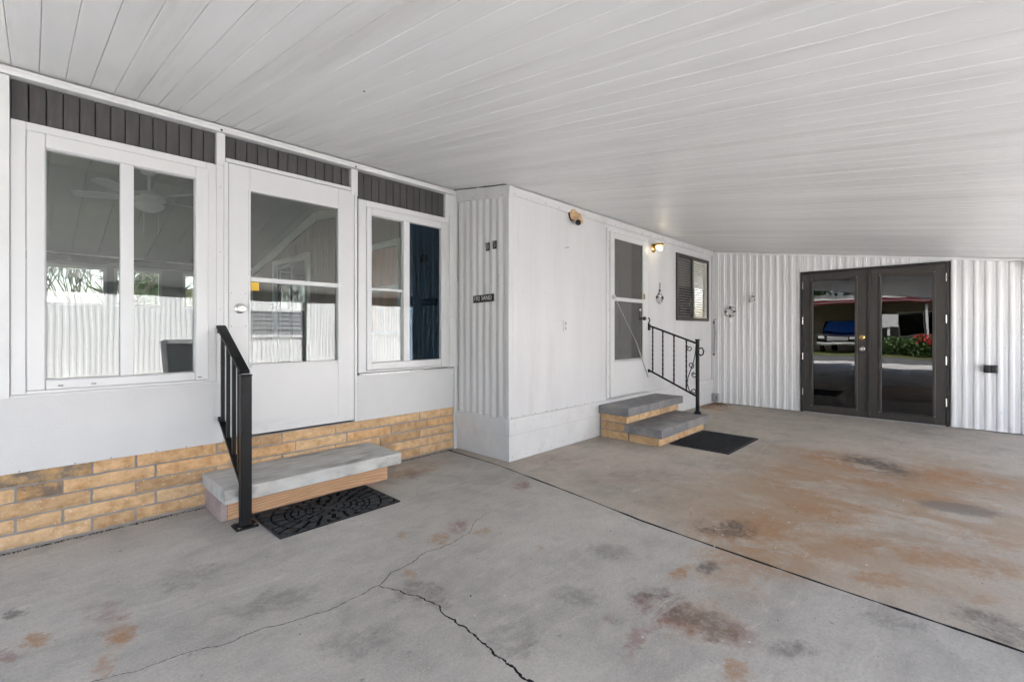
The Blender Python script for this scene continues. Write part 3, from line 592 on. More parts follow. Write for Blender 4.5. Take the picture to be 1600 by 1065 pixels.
# ceiling fan
fn = thing('ceiling_fan', 'white ceiling fan with bowl light seen through the large left window', 'fan', (.86, 6.2, 2.92))
cx, cyy = .86, 6.2
MB().lathe((cx, cyy, 2.925), (0, 0, -1), [(0, .075), (.05, .07), (.07, .03)], 16).build('canopy', 'fan_white', fn, smooth=True)
MB().tube([(cx, cyy, 2.86), (cx, cyy, 2.68)], .014, 10).build('rod', 'fan_white', fn, smooth=True)
MB().lathe((cx, cyy, 2.69), (0, 0, -1), [(0, .03), (.02, .10), (.06, .15), (.10, .15), (.13, .09)], 20).build('motor', 'fan_white', fn, smooth=True)
MB().lathe((cx, cyy, 2.555), (0, 0, -1), [(0, .06), (.01, .14), (.04, .13), (.07, .09), (.09, .03), (.095, .002)], 20).build('light_bowl', 'fan_white', fn, smooth=True)
for k in range(5):
    a = R(10 + 72 * k); d = Vector((math.cos(a), math.sin(a), 0)); s = Vector((-math.sin(a), math.cos(a), .22)).normalized(); mb = MB()
    c0 = Vector((cx, cyy, 2.60)); ws = [(.12, .02), (.2, .045), (.3, .06), (.55, .068), (.64, .055), (.67, .02)]
    v = []
    for r_, w_ in ws: v += [c0 + d * r_ - s * w_, c0 + d * r_ + s * w_, c0 + d * r_ + s * w_ + Vector((0, 0, .008)), c0 + d * r_ - s * w_ + Vector((0, 0, .008))]
    f = []
    for q in range(len(ws) - 1):
        for j in range(4): f.append((q * 4 + j, q * 4 + (j + 1) % 4, q * 4 + 4 + (j + 1) % 4, q * 4 + 4 + j))
    f += [(0, 1, 2, 3), tuple(len(v) - 4 + j for j in range(4))]
    mb.add(v, f).build('blade', 'fan_white', fn)
for sx in (-.05, .07):
    MB().tube([(cx + sx, cyy - .05, 2.5), (cx + sx, cyy - .05, 2.22)], .0025, 5).build('pull_chain', 'fan_white', fn)

# ---------------------------------------------------------------- mobile home (centre)
YC = 2.95; XB = 3.03
hm = thing('mobile_home', 'white ribbed metal sided mobile home with low painted skirting', 'house', (XB, YC, 0))
PB = [(k / 12, .0075 - .0075 * math.cos(k / 6 * math.pi)) for k in range(13)]      # rounded rib profile, wall B
PC = [(0, 0), (.04, -.0018), (.08, 0), (.5, .0008), (.54, -.0008), (.58, .0008), (1, 0)]
PD = [(0, 0), (.06, .008), (.14, .010), (.36, .010), (.44, .008), (.50, 0), (.72, .0008), (.76, -.003), (.80, .0008), (1.0, 0)]
def corr(axis, const, a0, a1, zb, zt, period, prof, phase=0., shift=0.):
    """ribbed sheet; axis 'x' runs along x at y=const facing -y, axis 'y' runs along y at x=const facing -x"""
    pts = []
    k = math.floor((a0 - phase) / period)
    while k * period + phase < a1:
        for tt, d in prof[:-1]:
            a = k * period + phase + tt * period
            if a0 < a < a1: pts.append((a, d))
        k += 1
    pts = [(a0, pts[0][1])] + pts + [(a1, pts[-1][1])]
    top = zt if callable(zt) else (lambda q: zt)
    v = []
    for a, d in pts:
        for z in (zb, top(a)):
            v.append((a, const - d - shift, z) if axis == 'x' else (const - d - shift, a, z))
    n = len(pts)
    for a, d in pts:
        for z in (zb, top(a)):
            v.append((a, const + .02, z) if axis == 'x' else (const + .02, a, z))
    f = [(2 * i, 2 * i + 2, 2 * i + 3, 2 * i + 1) for i in range(n - 1)]
    f += [(2 * n + 2 * i, 2 * n + 2 * i + 1, 2 * n + 2 * i + 3, 2 * n + 2 * i + 2) for i in range(n - 1)]
    f += [(2 * i + 1, 2 * i + 3, 2 * n + 2 * i + 3, 2 * n + 2 * i + 1) for i in range(n - 1)]
    return MB().add(v, f)
corr('y', XB, YC + .004, 3.68, .385, lambda y: roofz(y) - .10, .094, PB, phase=.02).build('ribbed_sheet', 'siding_white', hm, smooth=True)
corr('x', YC, XB + .004, 4.655, 1.552, 2.47, .062, PC, shift=.0025).build('siding_panel', 'siding_white', hm)
corr('x', YC, XB + .004, 4.655, .385, 1.56, .062, PC).build('siding_panel', 'siding_white', hm)
corr('x', YC, 4.655, 5.615, 2.405, 2.47, .062, PC).build('siding_panel', 'siding_white', hm)
corr('x', YC, 5.615, 6.512, .385, 2.47, .062, PC).build('siding_panel', 'siding_white', hm)
corr('x', YC, 6.512, 7.725, .385, 1.356, .062, PC).build('siding_panel', 'siding_white', hm)
corr('x', YC, 6.512, 7.725, 2.352, 2.47, .062, PC).build('siding_panel', 'siding_white', hm)
corr('x', YC, 7.725, 7.915, .385, 2.47, .062, PC).build('siding_panel', 'siding_white', hm)
box('door_sill', 'aluminium', hm, 4.655, 5.615, 2.928, 2.97, .397, .415)
# corner angle and trims
MB().box(XB - .0165, XB + .004, YC - .0085, YC + .022, .388, 2.45).build('corner_trim', 'siding_white', hm, bev=.004)
MB().hexa([(XB - .022, YC - .022, roofz(YC) - .105), (XB + .01, YC - .022, roofz(YC) - .105), (XB + .01, 3.685, roofz(3.685) - .115), (XB - .022, 3.685, roofz(3.685) - .115),
           (XB - .045, YC - .045, roofz(YC) - .008), (XB + .01, YC - .045, roofz(YC) - .008), (XB + .01, 3.685, roofz(3.685) - .004), (XB - .045, 3.685, roofz(3.685) - .004)]).build('cove_trim', 'siding_white', hm, bev=.003)
MB().hexa([(XB - .01, YC - .016, 2.447), (7.915, YC - .016, 2.447), (7.915, YC + .02, 2.447), (XB - .01, YC + .02, 2.447),
           (XB - .03, YC - .045, 2.515), (7.915, YC - .045, 2.515), (7.915, YC + .02, 2.515), (XB - .03, YC + .02, 2.515)]).build('cove_trim', 'siding_white', hm, bev=.003)
box('corner_trim', 'siding_white', hm, 7.872, 7.914, YC - .012, YC - .0035, .39, 2.446)
# skirting
box('skirting_band', 'skirting_white', hm, XB - .024, 5.838, YC - .024, YC + .02, .243, .395, bev=.003)
box('skirting_board', 'skirting_white', hm, XB - .014, 5.838, YC - .010, YC + .02, .002, .239, bev=.003)
box('skirting_band', 'skirting_white', hm, 5.84, 7.914, YC - .024, YC + .02, .243, .395, bev=.003)
for a, b in ((5.84, 6.60), (6.605, 7.40), (7.405, 7.914)): box('skirting_board', 'skirting_white', hm, a, b, YC - .010, YC + .02, .002, .239, bev=.003)
box('skirting_band', 'skirting_white', hm, XB - .030, XB + .01, YC + .021, 3.686, .243, .386, bev=.003)
box('skirting_board', 'skirting_white', hm, XB - .014, XB + .01, YC + .021, 3.686, .002, .239, bev=.003)
box('shadow_line', 'seam_shadow', hm, XB - .0145, 7.913, YC - .0125, YC + .01, .2392, .2428); box('shadow_line', 'seam_shadow', hm, XB - .0165, XB + .01, YC + .0215, 3.685, .2392, .2428)  # dark strips stand in for the shadow line under the skirting band
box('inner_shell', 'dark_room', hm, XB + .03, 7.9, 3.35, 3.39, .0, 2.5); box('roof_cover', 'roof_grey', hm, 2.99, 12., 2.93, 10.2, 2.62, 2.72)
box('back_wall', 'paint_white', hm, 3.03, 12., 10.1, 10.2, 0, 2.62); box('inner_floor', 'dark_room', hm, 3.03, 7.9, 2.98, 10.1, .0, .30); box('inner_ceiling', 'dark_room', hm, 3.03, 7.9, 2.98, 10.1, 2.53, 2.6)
# storm door
dc = frame(MB(), 4.700, 5.570, .418, 2.366, .092, YC - .030, YC - .006, .44, .066).build('storm_door', 'vinyl_white', hm, bev=.004)
jm = MB(); jm.box(4.640, 4.696, YC - .022, YC + .06, .41, 2.405); jm.box(5.574, 5.625, YC - .022, YC + .06, .41, 2.405); jm.box(4.696, 5.574, YC - .022, YC + .06, 2.370, 2.405)
jm.build('door_frame', 'vinyl_white', hm, bev=.003)
box('hinge_strip', 'aluminium', dc, 4.684, 4.699, YC - .036, YC - .023, .43, 2.37, bev=.002)
box('cross_rail', 'vinyl_white', dc, 4.770, 5.490, YC - .033, YC - .008, 1.560, 1.605, bev=.003)
box('screen', 'screen', dc, 4.792, 5.478, YC - .018, YC - .016, 1.606, 2.300); box('screen', 'screen', dc, 4.792, 5.478, YC - .020, YC - .018, .858, 1.559)
box('kick_plate', 'vinyl_white', dc, 4.80, 5.47, YC - .034, YC - .0305, .46, .80, bev=.002)
box('drip_strip', 'aluminium', dc, 4.78, 5.49, YC - .036, YC - .0305, .832, .852, bev=.002)
idr = box('inner_door', 'inner_door', hm, 4.70, 5.36, YC + .07, YC + .11, .42, 2.36)
for (z0, z1) in ((.55, 1.0), (1.1, 1.55), (1.65, 2.2)):
    for xa in (4.76, 5.06): box('raised_panel', 'inner_door', idr, xa, xa + .24, YC + .062, YC + .0695, z0, z1, bev=.004)
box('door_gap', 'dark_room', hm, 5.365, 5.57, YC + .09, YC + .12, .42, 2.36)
box('latch', 'dark_plastic', dc, 5.395, 5.435, YC - .030, YC - .0205, 1.38, 1.52, bev=.003)
MB().lathe((5.415, YC - .021, 1.36), (0, -1, 0), [(0, .03), (.01, .03), (.02, .014), (.05, .014), (.055, .026), (.08, .022)], 14).build('knob', 'dark_plastic', dc, smooth=True)
MB().lathe((5.405, YC - .021, 1.47), (0, -1, 0), [(0, .024), (.012, .024), (.02, .012), (.03, .010)], 14).build('lock', 'steel', dc, smooth=True)
box('latch_guard', 'brass', dc, 5.482, 5.52, YC - .038, YC - .0335, 1.61, 1.68, bev=.003)
MB().tube([(4.75, YC - .055, 1.60), (5.15, YC - .10, 1.09), (5.19, YC - .10, 1.04), (5.56, YC - .06, .60)], [.004, .004, .007, .007], 8).build('closer_rod', 'grey_box', dc, smooth=True)
box('rod_bracket', 'aluminium', dc, 4.735, 4.765, YC - .06, YC - .031, 1.575, 1.625, bev=.002)
# bronze slider window with blinds
wc = frame(MB(), 6.516, 7.721, 1.360, 2.348, .045, YC - .022, YC + .07).build('window', 'bronze', hm, bev=.004)
box('mullion', 'bronze_dark', wc, 7.030, 7.100, YC - .020, YC - .004, 1.406, 2.302, bev=.003)
box('screen', 'screen_window', wc, 6.562, 7.029, YC - .016, YC - .014, 1.406, 2.302)
box('pane', 'glass_thin', wc, 7.101, 7.675, YC - .014, YC - .012, 1.406, 2.302)
box('jamb_strip', 'blind_slat', wc, 7.585, 7.675, YC + .000, YC + .02, 1.406, 2.302)
bl = box('blind', 'blind_slat', hm, 6.565, 7.67, YC + .02, YC + .04, 2.265, 2.30)
for k in range(22):
    z = 1.425 + k * .0385; ti = .62 if k < 12 else 1.1
    for a, b in ((6.57, 7.06), (7.065, 7.58)):
        MB().obox(((a + b) / 2, YC + .012, z), ((b - a) / 2, 0, 0), (0, .0215 * math.cos(ti), .0215 * math.sin(ti)), (0, -.0012 * math.sin(ti), .0012 * math.cos(ti))).build('slat', 'blind_slat', bl)
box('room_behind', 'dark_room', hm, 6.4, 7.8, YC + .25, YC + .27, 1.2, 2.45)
sc = MB(); rn = random.Random(4)
for k in range(22): sc.ball((3.08 + k * .218, YC - .0245 + rn.uniform(-.001, .001), 2.463), .0045, 6)
for k in range(9): sc.ball((3.06 + k * .165, YC - .003, .402), .0045, 6)
for k in range(6): sc.ball((3.07 + k * .27, YC - .0245, .27 + rn.uniform(0, .09)), .0035, 6)
for k in range(8): sc.ball((3.06 + k * .19, YC - .0105, .03 + rn.uniform(0, .03)), .004, 6)
for k in range(5): sc.ball((3.2 + k * .33, YC - .006, 1.575), .003, 6)
for k in range(4): sc.ball((XB - .0105, 3.05 + k * .19, .405), .0045, 6); sc.ball((XB - .04, 3.0 + k * .21, roofz(3.0 + k * .21) - .085), .005, 6)
for z in (.47, .66, .85, 1.05, 1.25, 1.45, 1.65, 1.85, 2.05, 2.25): sc.ball((4.668, YC - .0225, z), .004, 6)
for k in range(6): sc.ball((4.75 + k * .155, YC - .0225, 2.39), .0035, 6)
for k in range(8): sc.ball((XB - .0165, YC + .012, .45 + k * .27), .0028, 6)
sc.ball((XB - .012, 3.07, 1.72), .006, 6); sc.ball((XB - .012, 3.09, 1.62), .005, 6); sc.ball((XB - .012, 3.40, 1.60), .004, 6)
sc.build('screw_heads', 'screw', hm, kind='stuff')

# ---------------------------------------------------------------- shed end wall (right) with french doors
XD = 7.92
sh = thing('storage_shed', 'white ribbed metal shed wall with dark brown french doors', 'shed', (XD, 1.2, 0))
jy_ = [-2.6, -1.5, -.9, -.30, .045]; 
for a, b in ((-2.6, -1.25), (-1.25, -.632), (-.632, .050)):
    corr('y', XD, a, b, .012, lambda y: min(roofz(y), 2.6) - .004, .098, PD, shift=0 if a != -1.25 else .001).build('ribbed_sheet', 'siding_shed', sh, smooth=True)
corr('y', XD, .050, 1.674, 2.075, lambda y: roofz(y) - .004, .098, PD).build('ribbed_sheet', 'siding_shed', sh, smooth=True)
for a, b in ((1.674, 2.32), (2.32, 2.945)):
    corr('y', XD, a, b, .012, lambda y: roofz(y) - .004, .098, PD).build('ribbed_sheet', 'siding_shed', sh, smooth=True)
MB().hexa([(XD - .035, -1.48, roofz(-1.48) - .03), (XD, -1.48, roofz(-1.48) - .03), (XD, 2.90, roofz(2.90) - .03), (XD - .035, 2.90, roofz(2.90) - .03),
           (XD - .035, -1.48, roofz(-1.48) - .004), (XD, -1.48, roofz(-1.48) - .004), (XD, 2.90, roofz(2.90) - .004), (XD - .035, 2.90, roofz(2.90) - .004)]).build('edge_trim', 'siding_shed', sh)
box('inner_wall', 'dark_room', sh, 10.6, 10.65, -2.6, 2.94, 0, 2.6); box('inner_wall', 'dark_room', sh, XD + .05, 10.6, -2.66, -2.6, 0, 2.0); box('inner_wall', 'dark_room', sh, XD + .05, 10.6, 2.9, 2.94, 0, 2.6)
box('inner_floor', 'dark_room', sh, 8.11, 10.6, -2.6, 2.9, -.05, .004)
MB().hexa([(XD + .03, -2.66, roofz(-2.66) - .03), (10.7, -2.66, roofz(-2.66) - .03), (10.7, 2.94, 2.5), (XD + .03, 2.94, 2.5), (XD + .03, -2.66, roofz(-2.66)), (10.7, -2.66, roofz(-2.66)), (10.7, 2.94, 2.56), (XD + .03, 2.94, 2.56)]).build('shed_roof', 'roof_grey', sh)
fd = MB(); fd.box(XD - .030, XD + .07, .062, .094, .012, 2.066); fd.box(XD - .030, XD + .07, 1.630, 1.662, .012, 2.066); fd.box(XD - .030, XD + .07, .094, 1.630, 2.040, 2.066)
fd.build('door_frame', 'bronze_dark', sh, bev=.003)
box('threshold', 'aluminium', sh, XD - .02, XD + .07, .094, 1.630, .002, .016)
def french(y0, y1, gy0, gy1, hinge):
    d = framex(MB(), XD - .026, XD + .018, y0, y1, .022, 2.036, .001)
    d = MB()
    d.box(XD - .026, XD + .018, y0, gy0 - .03, .022, 2.036); d.box(XD - .026, XD + .018, gy1 + .03, y1, .022, 2.036)
    d.box(XD - .026, XD + .018, gy0 - .03, gy1 + .03, 1.955, 2.036); d.box(XD - .026, XD + .018, gy0 - .03, gy1 + .03, .022, .112)
    dd = d.build('door', 'bronze', sh, bev=.003)
    framex(MB(), XD - .040, XD + .012, gy0 - .031, gy1 + .031, .111, 1.956, .031).build('glass_stop', 'bronze', dd, bev=.008)
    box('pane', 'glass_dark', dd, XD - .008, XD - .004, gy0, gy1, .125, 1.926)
    for z in (.26, .78, 1.30, 1.82):
        MB().tube([(XD - .035, hinge, z), (XD - .035, hinge, z + .10)], .008, 8).build('hinge', 'steel', dd, smooth=True)
    return dd
d1 = french(.866, 1.628, 1.012, 1.504, 1.632); d2 = french(.096, .856, .217, .719, .090)
box('astragal', 'bronze_dark', d2, XD - .042, XD - .027, .842, .872, .022, 2.034, bev=.003)
MB().lathe((XD - .026, .930, 1.115), (-1, 0, 0), [(0, .034), (.012, .033), (.018, .024), (.024, .016)], 18).build('deadbolt', 'brass', d1, smooth=True)
MB().lathe((XD - .026, .930, .955), (-1, 0, 0), [(0, .034), (.006, .034), (.012, .016), (.035, .015), (.042, .028), (.06, .031), (.072, .024), (.076, .008)], 18).build('knob', 'steel', d1, smooth=True)
sc = MB(); rn = random.Random(9)
for dd_y0, dd_y1 in ((1.012, 1.504), (.217, .719)):
    for yy in (dd_y0 - .02, dd_y1 + .02):
        for z in (.12, 1.945): sc.ball((XD - .041, yy, z), .005, 6)
sc.build('screw_heads', 'aluminium', sh, kind='stuff')
sc = MB()
for k in range(24):
    y_ = rn.choice([rn.uniform(-.55, .03), rn.uniform(1.7, 2.9)]); sc.ball((XD - .017, y_, rn.choice([.06, 1.0, rn.uniform(.2, 1.9)])), rn.uniform(.002, .0045), 6)
sc.build('rust_spots', 'screw', sh, kind='stuff')

# ---------------------------------------------------------------- steps and rails
st = thing('porch_step', 'pale concrete slab step on pine boards below the porch door', 'step', (1.41, 3.43, 0))
box('slab', 'step_concrete', st, .800, 2.030, 3.172, 3.694, .150, .237, bev=.007)
box('plank', 'pine', st, .855, 1.995, 3.322, 3.360, .002, .112, bev=.003)
for a, b in ((.90, 1.52), (1.57, 1.69), (1.735, 1.955)): box('shim', 'pine', st, a, b, 3.324, 3.36, .1125, .1495)
box('shim', 'pine_brown', st, .857, .898, 3.330, 3.36, .1125, .1495); box('shim', 'pine_brown', st, 1.957, 1.993, 3.322, 3.36, .1125, .1495)
box('backing_board', 'pine_brown', st, .90, 1.95, 3.362, 3.395, .004, .1495)
box('side_board', 'pinkish_board', st, .816, .853, 3.318, 3.690, .002, .1495, bev=.003); box('side_board', 'pine', st, 1.958, 1.994, 3.362, 3.690, .002, .1495, bev=.003)

hr = thing('handrail', 'black square-tube metal handrail at the porch step', 'handrail', (.915, 3.16, 0))
X = .905
box('base_plate', 'black_metal', hr, X - .062, X + .062, 3.092, 3.205, .001, .013, bev=.002)
box('post', 'black_metal', hr, X - .030, X + .030, 3.115, 3.170, .0135, .925, bev=.004)
MB().box(X - .033, X + .033, 3.112, 3.173, .9255, .934).build('post_cap', 'black_metal', hr, bev=.003)
MB().bar((X, 3.150, .945), (X, 3.67, 1.232), .058, .022).build('top_rail', 'black_metal', hr, bev=.006)
MB().bar((X, 3.170, .235), (X, 3.672, .60), .034, .022).build('bottom_rail', 'black_metal', hr, bev=.002)
for k, yy in enumerate((3.262, 3.375, 3.50, 3.625)):
    t_ = (yy - 3.150) / .52; zt = .945 + t_ * .287 - .016; zb = .235 + (yy - 3.170) / .502 * .365 + .014
    box('baluster', 'black_metal', hr, X - .011, X + .011, yy - .011, yy + .011, zb, zt, bev=.002)
box('wall_bracket', 'black_metal', hr, X - .02, X + .02, 3.655, 3.684, 1.185, 1.225); box('wall_bracket', 'black_metal', hr, X - .014, X + .014, 3.66, 3.6945, .575, .605)
for dx in (-.045, .045):
    for yy in (3.102, 3.192): MB().lathe((X + dx, yy, .013), (0, 0, 1), [(0, .010), (.006, .010), (.008, .005)], 6).build('bolt', 'steel', hr)

es = thing('entry_steps', 'two-tread brick steps with grey painted slabs below the storm door', 'steps', (5.1, 2.55, 0))
box('tread', 'grey_tread', es, 4.455, 5.835, 2.545, 2.924, .272, .362, bev=.006); box('tread', 'grey_tread', es, 4.455, 5.715, 2.165, 2.60, .094, .187, bev=.006)
box('mortar_core', 'mortar', es, 4.505, 5.775, 2.596, 2.922, .003, .2715); box('mortar_core', 'mortar', es, 4.505, 5.66, 2.226, 2.594, .003, .0935)
def brow(x0, x1, y0, y1, z0, z1, n):   # bricks along x on the front face
    w = (x1 - x0) / n
    for k in range(n): MB().box(x0 + k * w + .005, x0 + (k + 1) * w - .005, y0, y1, z0, z1).build('brick', 'brick', es, bev=.004)
def bcol(x0, x1, y0, y1, z0, z1, n):
    w = (y1 - y0) / n
    for k in range(n): MB().box(x0, x1, y0 + k * w + .004, y0 + (k + 1) * w - .004, z0, z1).build('brick', 'brick', es, bev=.004)
brow(4.49, 5.675, 2.214, 2.2255, .003, .0925, 5); bcol(4.490, 4.5045, 2.226, 2.56, .003, .0925, 1); bcol(4.49, 4.5045, 2.566, 2.922, .003, .085, 1)
bcol(4.490, 4.5045, 2.60, 2.922, .096, .180, 1); bcol(4.490, 4.5045, 2.58, 2.922, .191, .268, 1)
brow(4.506, 5.79, 2.584, 2.5955, .190, .268, 5); bcol(5.776, 5.788, 2.60, 2.922, .003, .09, 1); bcol(5.776, 5.788, 2.60, 2.922, .1, .268, 1)

ir = thing('iron_railing', 'black wrought iron stair railing with twisted bars and scrolls', 'railing', (5.66, 2.29, .187))
X = 5.655; yp = 2.285
def ztop(y): return 1.045 + (y - yp) / (2.92 - yp) * .225
def zbot(y): return .395 + (y - yp) / (2.92 - yp) * .285
MB().tube([(X, yp, .187), (X, yp, 1.085)], .023, 12).build('post', 'black_metal', ir, smooth=True)
MB().lathe((X, yp, .1875), (0, 0, 1), [(0, .048), (.008, .048), (.012, .036), (.03, .034), (.036, .026)], 14).build('post_foot', 'black_metal', ir, smooth=True)
MB().lathe((X, yp, 1.083), (0, 0, 1), [(0, .024), (.002, .030), (.016, .030), (.019, .02)], 12).build('post_cap', 'black_metal', ir, smooth=True)
MB().bar((X, yp, ztop(yp)), (X, 2.925, ztop(2.925)), .028, .022).build('top_rail', 'black_metal', ir, bev=.003)
MB().bar((X, yp, zbot(yp)), (X, 2.925, zbot(2.925)), .026, .020).build('bottom_rail', 'black_metal', ir, bev=.003)
for yy in (2.425, 2.585, 2.735, 2.875):
    z0, z1 = zbot(yy) + .008, ztop(yy) - .008; v = []; f = []; n = 40
    for k in range(n + 1):
        a = R(45) + k / n * math.pi * 5.0; z = z0 + (z1 - z0) * k / n; rr = .0105
        v += [(X + rr * math.cos(a + j * math.pi / 2), yy + rr * math.sin(a + j * math.pi / 2), z) for j in range(4)]
    for k in range(n):
        for j in range(4): f.append((k * 4 + j, k * 4 + (j + 1) % 4, k * 4 + 4 + (j + 1) % 4, k * 4 + 4 + j))
    MB().add(v, f + [(3, 2, 1, 0), tuple(n * 4 + j for j in range(4))]).build('twisted_bar', 'black_metal', ir)
def spiral(c, r0, r1, a0, turns, n=26): return [(X, c[0] + (r0 + (r1 - r0) * k / n) * math.cos(a0 + turns * 2 * math.pi * k / n), c[1] + (r0 + (r1 - r0) * k / n) * math.sin(a0 + turns * 2 * math.pi * k / n)) for k in range(n + 1)]
MB().tube([(X, 2.305, 1.02), (X, 2.312, .93), (X, 2.335, .82), (X, 2.37, .72), (X, 2.405, .62), (X, 2.415, .55), (X, 2.39, .47), (X, 2.36, .44)], .0055, 6).build('scroll', 'black_metal', ir, smooth=True)
MB().tube(spiral((2.385, .985), .035, .014, R(60), -1.2), .0055, 6).build('scroll', 'black_metal', ir, smooth=True)
MB().tube(spiral((2.365, .775), .038, .014, R(-100), -1.25), .0055, 6).build('scroll', 'black_metal', ir, smooth=True)
MB().tube(spiral((2.325, .66), .034, .014, R(80), -1.25), .0055, 6).build('scroll', 'black_metal', ir, smooth=True)
MB().tube(spiral((2.330, .455), .036, .014, R(-90), 1.25), .0055, 6).build('scroll', 'black_metal', ir, smooth=True)
MB().tube([(X, yp - .02, .985), (X, yp - .055, .995), (X, yp - .075, .96), (X, yp - .065, .915), (X, yp - .035, .90), (X, yp - .028, .92)], .009, 8).build('scroll', 'black_metal', ir, smooth=True)
box('wall_bracket', 'black_metal', ir, X - .02, X + .02, 2.915, 2.9465, 1.21, 1.30, bev=.003)
MB().tube([(X, 2.935, 1.30), (X, 2.915, 1.34), (X, 2.93, 1.375), (X, 2.945, 1.365)], .008, 6).build('scroll', 'black_metal', ir, smooth=True)
box('wall_bracket', 'black_metal', ir, X - .012, X + .012, 2.92, 2.9465, zbot(2.93) - .03, zbot(2.93) + .012)

# ---------------------------------------------------------------- doormats
m1 = thing('doormat', 'black rubber doormat moulded with a fan of paving stones, by porch step', 'doormat', (1.385, 3.055, 0))
mr = Matrix.Rotation(R(.6), 3, 'Z'); mc = Vector((1.388, 3.055, 0))
def mp_(a, b, z): return mc + mr @ Vector((a, b, 0)) + Vector((0, 0, z))
HX, HY = .402, .244
def poly(pts, z0, z1, inset=0):
    n = len(pts); c = [sum(p[0] for p in pts) / n, sum(p[1] for p in pts) / n]
    top = [(c[0] + (p[0] - c[0]) * (1 - inset), c[1] + (p[1] - c[1]) * (1 - inset)) for p in pts]
    v = [mp_(*p, z0) for p in pts] + [mp_(*p, z1) for p in top]
    return MB().add(v, [tuple(range(n))[::-1], tuple(range(n, 2 * n))] + [(i, (i + 1) % n, n + (i + 1) % n, n + i) for i in range(n)])
poly([(-HX, -HY), (HX, -HY), (HX, HY), (-HX, HY)], .001, .006).build('mat_base', 'rubber_base', m1)
rn = random.Random(12)
def clip(pts, lx, ly):
    # sutherland-hodgman against the mat border
    for ax, s in ((0, 1), (0, -1), (1, 1), (1, -1)):
        lim = lx if ax == 0 else ly; out = []
        for i in range(len(pts)):
            a, b = pts[i - 1], pts[i]; ia, ib = a[ax] * s <= lim, b[ax] * s <= lim
            if ia != ib:
                t_ = (lim - a[ax] * s) / (b[ax] * s - a[ax] * s); out.append((a[0] + (b[0] - a[0]) * t_, a[1] + (b[1] - a[1]) * t_))
            if ib: out.append(b)
        pts = out
        if len(pts) < 3: return []
    return pts
rings = [(0, .042, 1), (.050, .086, 8), (.095, .126, 12), (.135, .163, 15), (.173, .204, 17), (.214, .236, 26), (.246, .305, 26), (.316, .385, 28), (.397, .47, 30)]
for ri, (r0, r1, n) in enumerate(rings):
    ph = rn.uniform(0, 6)
    for k in range(n):
        j = .16 if 0 < ri < 5 else .03
        a0 = ph + (k + rn.uniform(-j, j)) / n * 6.2832; a1 = ph + (k + 1) / n * 6.2832 - .021 / max(r1, .06); a0 += .010 / max(r1, .05) * .2
        if n == 1: pts = [(r1 * 1.15 * math.cos(q * .524), r1 * math.sin(q * .524)) for q in range(12)]
        else:
            am = (a0 + a1) / 2; e = lambda r_, a: (r_ * 1.13 * math.cos(a), r_ * .98 * math.sin(a))
            jit = lambda: rn.uniform(-.003, .003) if 0 < ri < 5 else 0
            pts = [e(r0 + jit(), a0), e(r0, am), e(r0 + jit(), a1), e(r1 + jit(), a1), e(r1, am), e(r1 + jit(), a0)]
        pts = clip(pts, HX - .012, HY - .012)
        if len(pts) < 3: continue
        ar = abs(sum(pts[i - 1][0] * pts[i][1] - pts[i][0] * pts[i - 1][1] for i in range(len(pts)))) / 2
        if ar < 8e-5: continue
        poly(pts, .006, .0125, .09).build('moulded_stone', 'rubber', m1)
for a in ((-HX, -HX + .009, -HY, HY), (HX - .009, HX, -HY, HY), (-HX + .009, HX - .009, -HY, -HY + .009), (-HX + .009, HX - .009, HY - .009, HY)):
    poly([(a[0], a[2]), (a[1], a[2]), (a[1], a[3]), (a[0], a[3])], .006, .0095).build('border', 'rubber', m1)
m2 = thing('doormat', 'black rubber ring-grid doormat in front of the brick entry steps', 'doormat', (5.13, 1.9, 0))
mc = Vector((5.135, 1.885, 0)); mr = Matrix.Rotation(R(-.8), 3, 'Z'); HX, HY = .445, .300
poly([(-HX, -HY), (HX, -HY), (HX, HY), (-HX, HY)], .001, .005).build('mat_base', 'rubber_base', m2)
for a in ((-HX, -HX + .02, -HY, HY), (HX - .02, HX, -HY, HY), (-HX + .02, HX - .02, -HY, -HY + .02), (-HX + .02, HX - .02, HY - .02, HY)):
    poly([(a[0], a[2]), (a[1], a[2]), (a[1], a[3]), (a[0], a[3])], .005, .013).build('border', 'rubber', m2)
mb = MB(); rn = random.Random(3)
for ix in range(21):
    for iy in range(14):
        a = -HX + .042 + ix * .0402 + (iy % 2) * .012; b = -HY + .042 + iy * .0395; r_ = .0155
        if a > HX - .03: continue
        n = 8
        v = [mp_(a + q * math.cos(t_ * .785), b + q * math.sin(t_ * .785), z) for q, z in ((r_, .005), (r_, .0135), (r_ * .62, .0135), (r_ * .62, .005)) for t_ in range(n)]
        mb.add(v, [(i * n + t_, i * n + (t_ + 1) % n, i * n + n + (t_ + 1) % n, i * n + n + t_) for i in range(3) for t_ in range(n)])
mb.build('rubber_rings', 'rubber', m2, kind='stuff')

# ---------------------------------------------------------------- wall fittings
fl1 = thing('floodlight', 'unlit almond round wall floodlight high on the white siding', 'wall lamp', (3.985, YC, 2.43))
c = Vector((3.985, YC - .006, 2.435))
MB().lathe(c, (0, -1, 0), [(0, .062), (.018, .062), (.03, .056), (.036, .05)], 20).build('canopy', 'almond', fl1, smooth=True)
MB().lathe(c + Vector((-.004, 0, .0)), (0, -1, 0), [(0, .066), (.012, .066)], 20).build('gasket', 'dark_plastic', fl1, smooth=True)
MB().tube([c + Vector((.005, -.03, -.005)), c + Vector((.02, -.075, -.02)), c + Vector((.025, -.085, -.06))], [.034, .03, .024], 10).build('swivel', 'almond', fl1, smooth=True)
MB().lathe(c + Vector((.045, -.075, -.065)), (-.85, -.25, -.40), [(0, .030), (.02, .036), (.07, .036), (.085, .033)], 16).build('lamp_holder', 'almond', fl1, smooth=True)
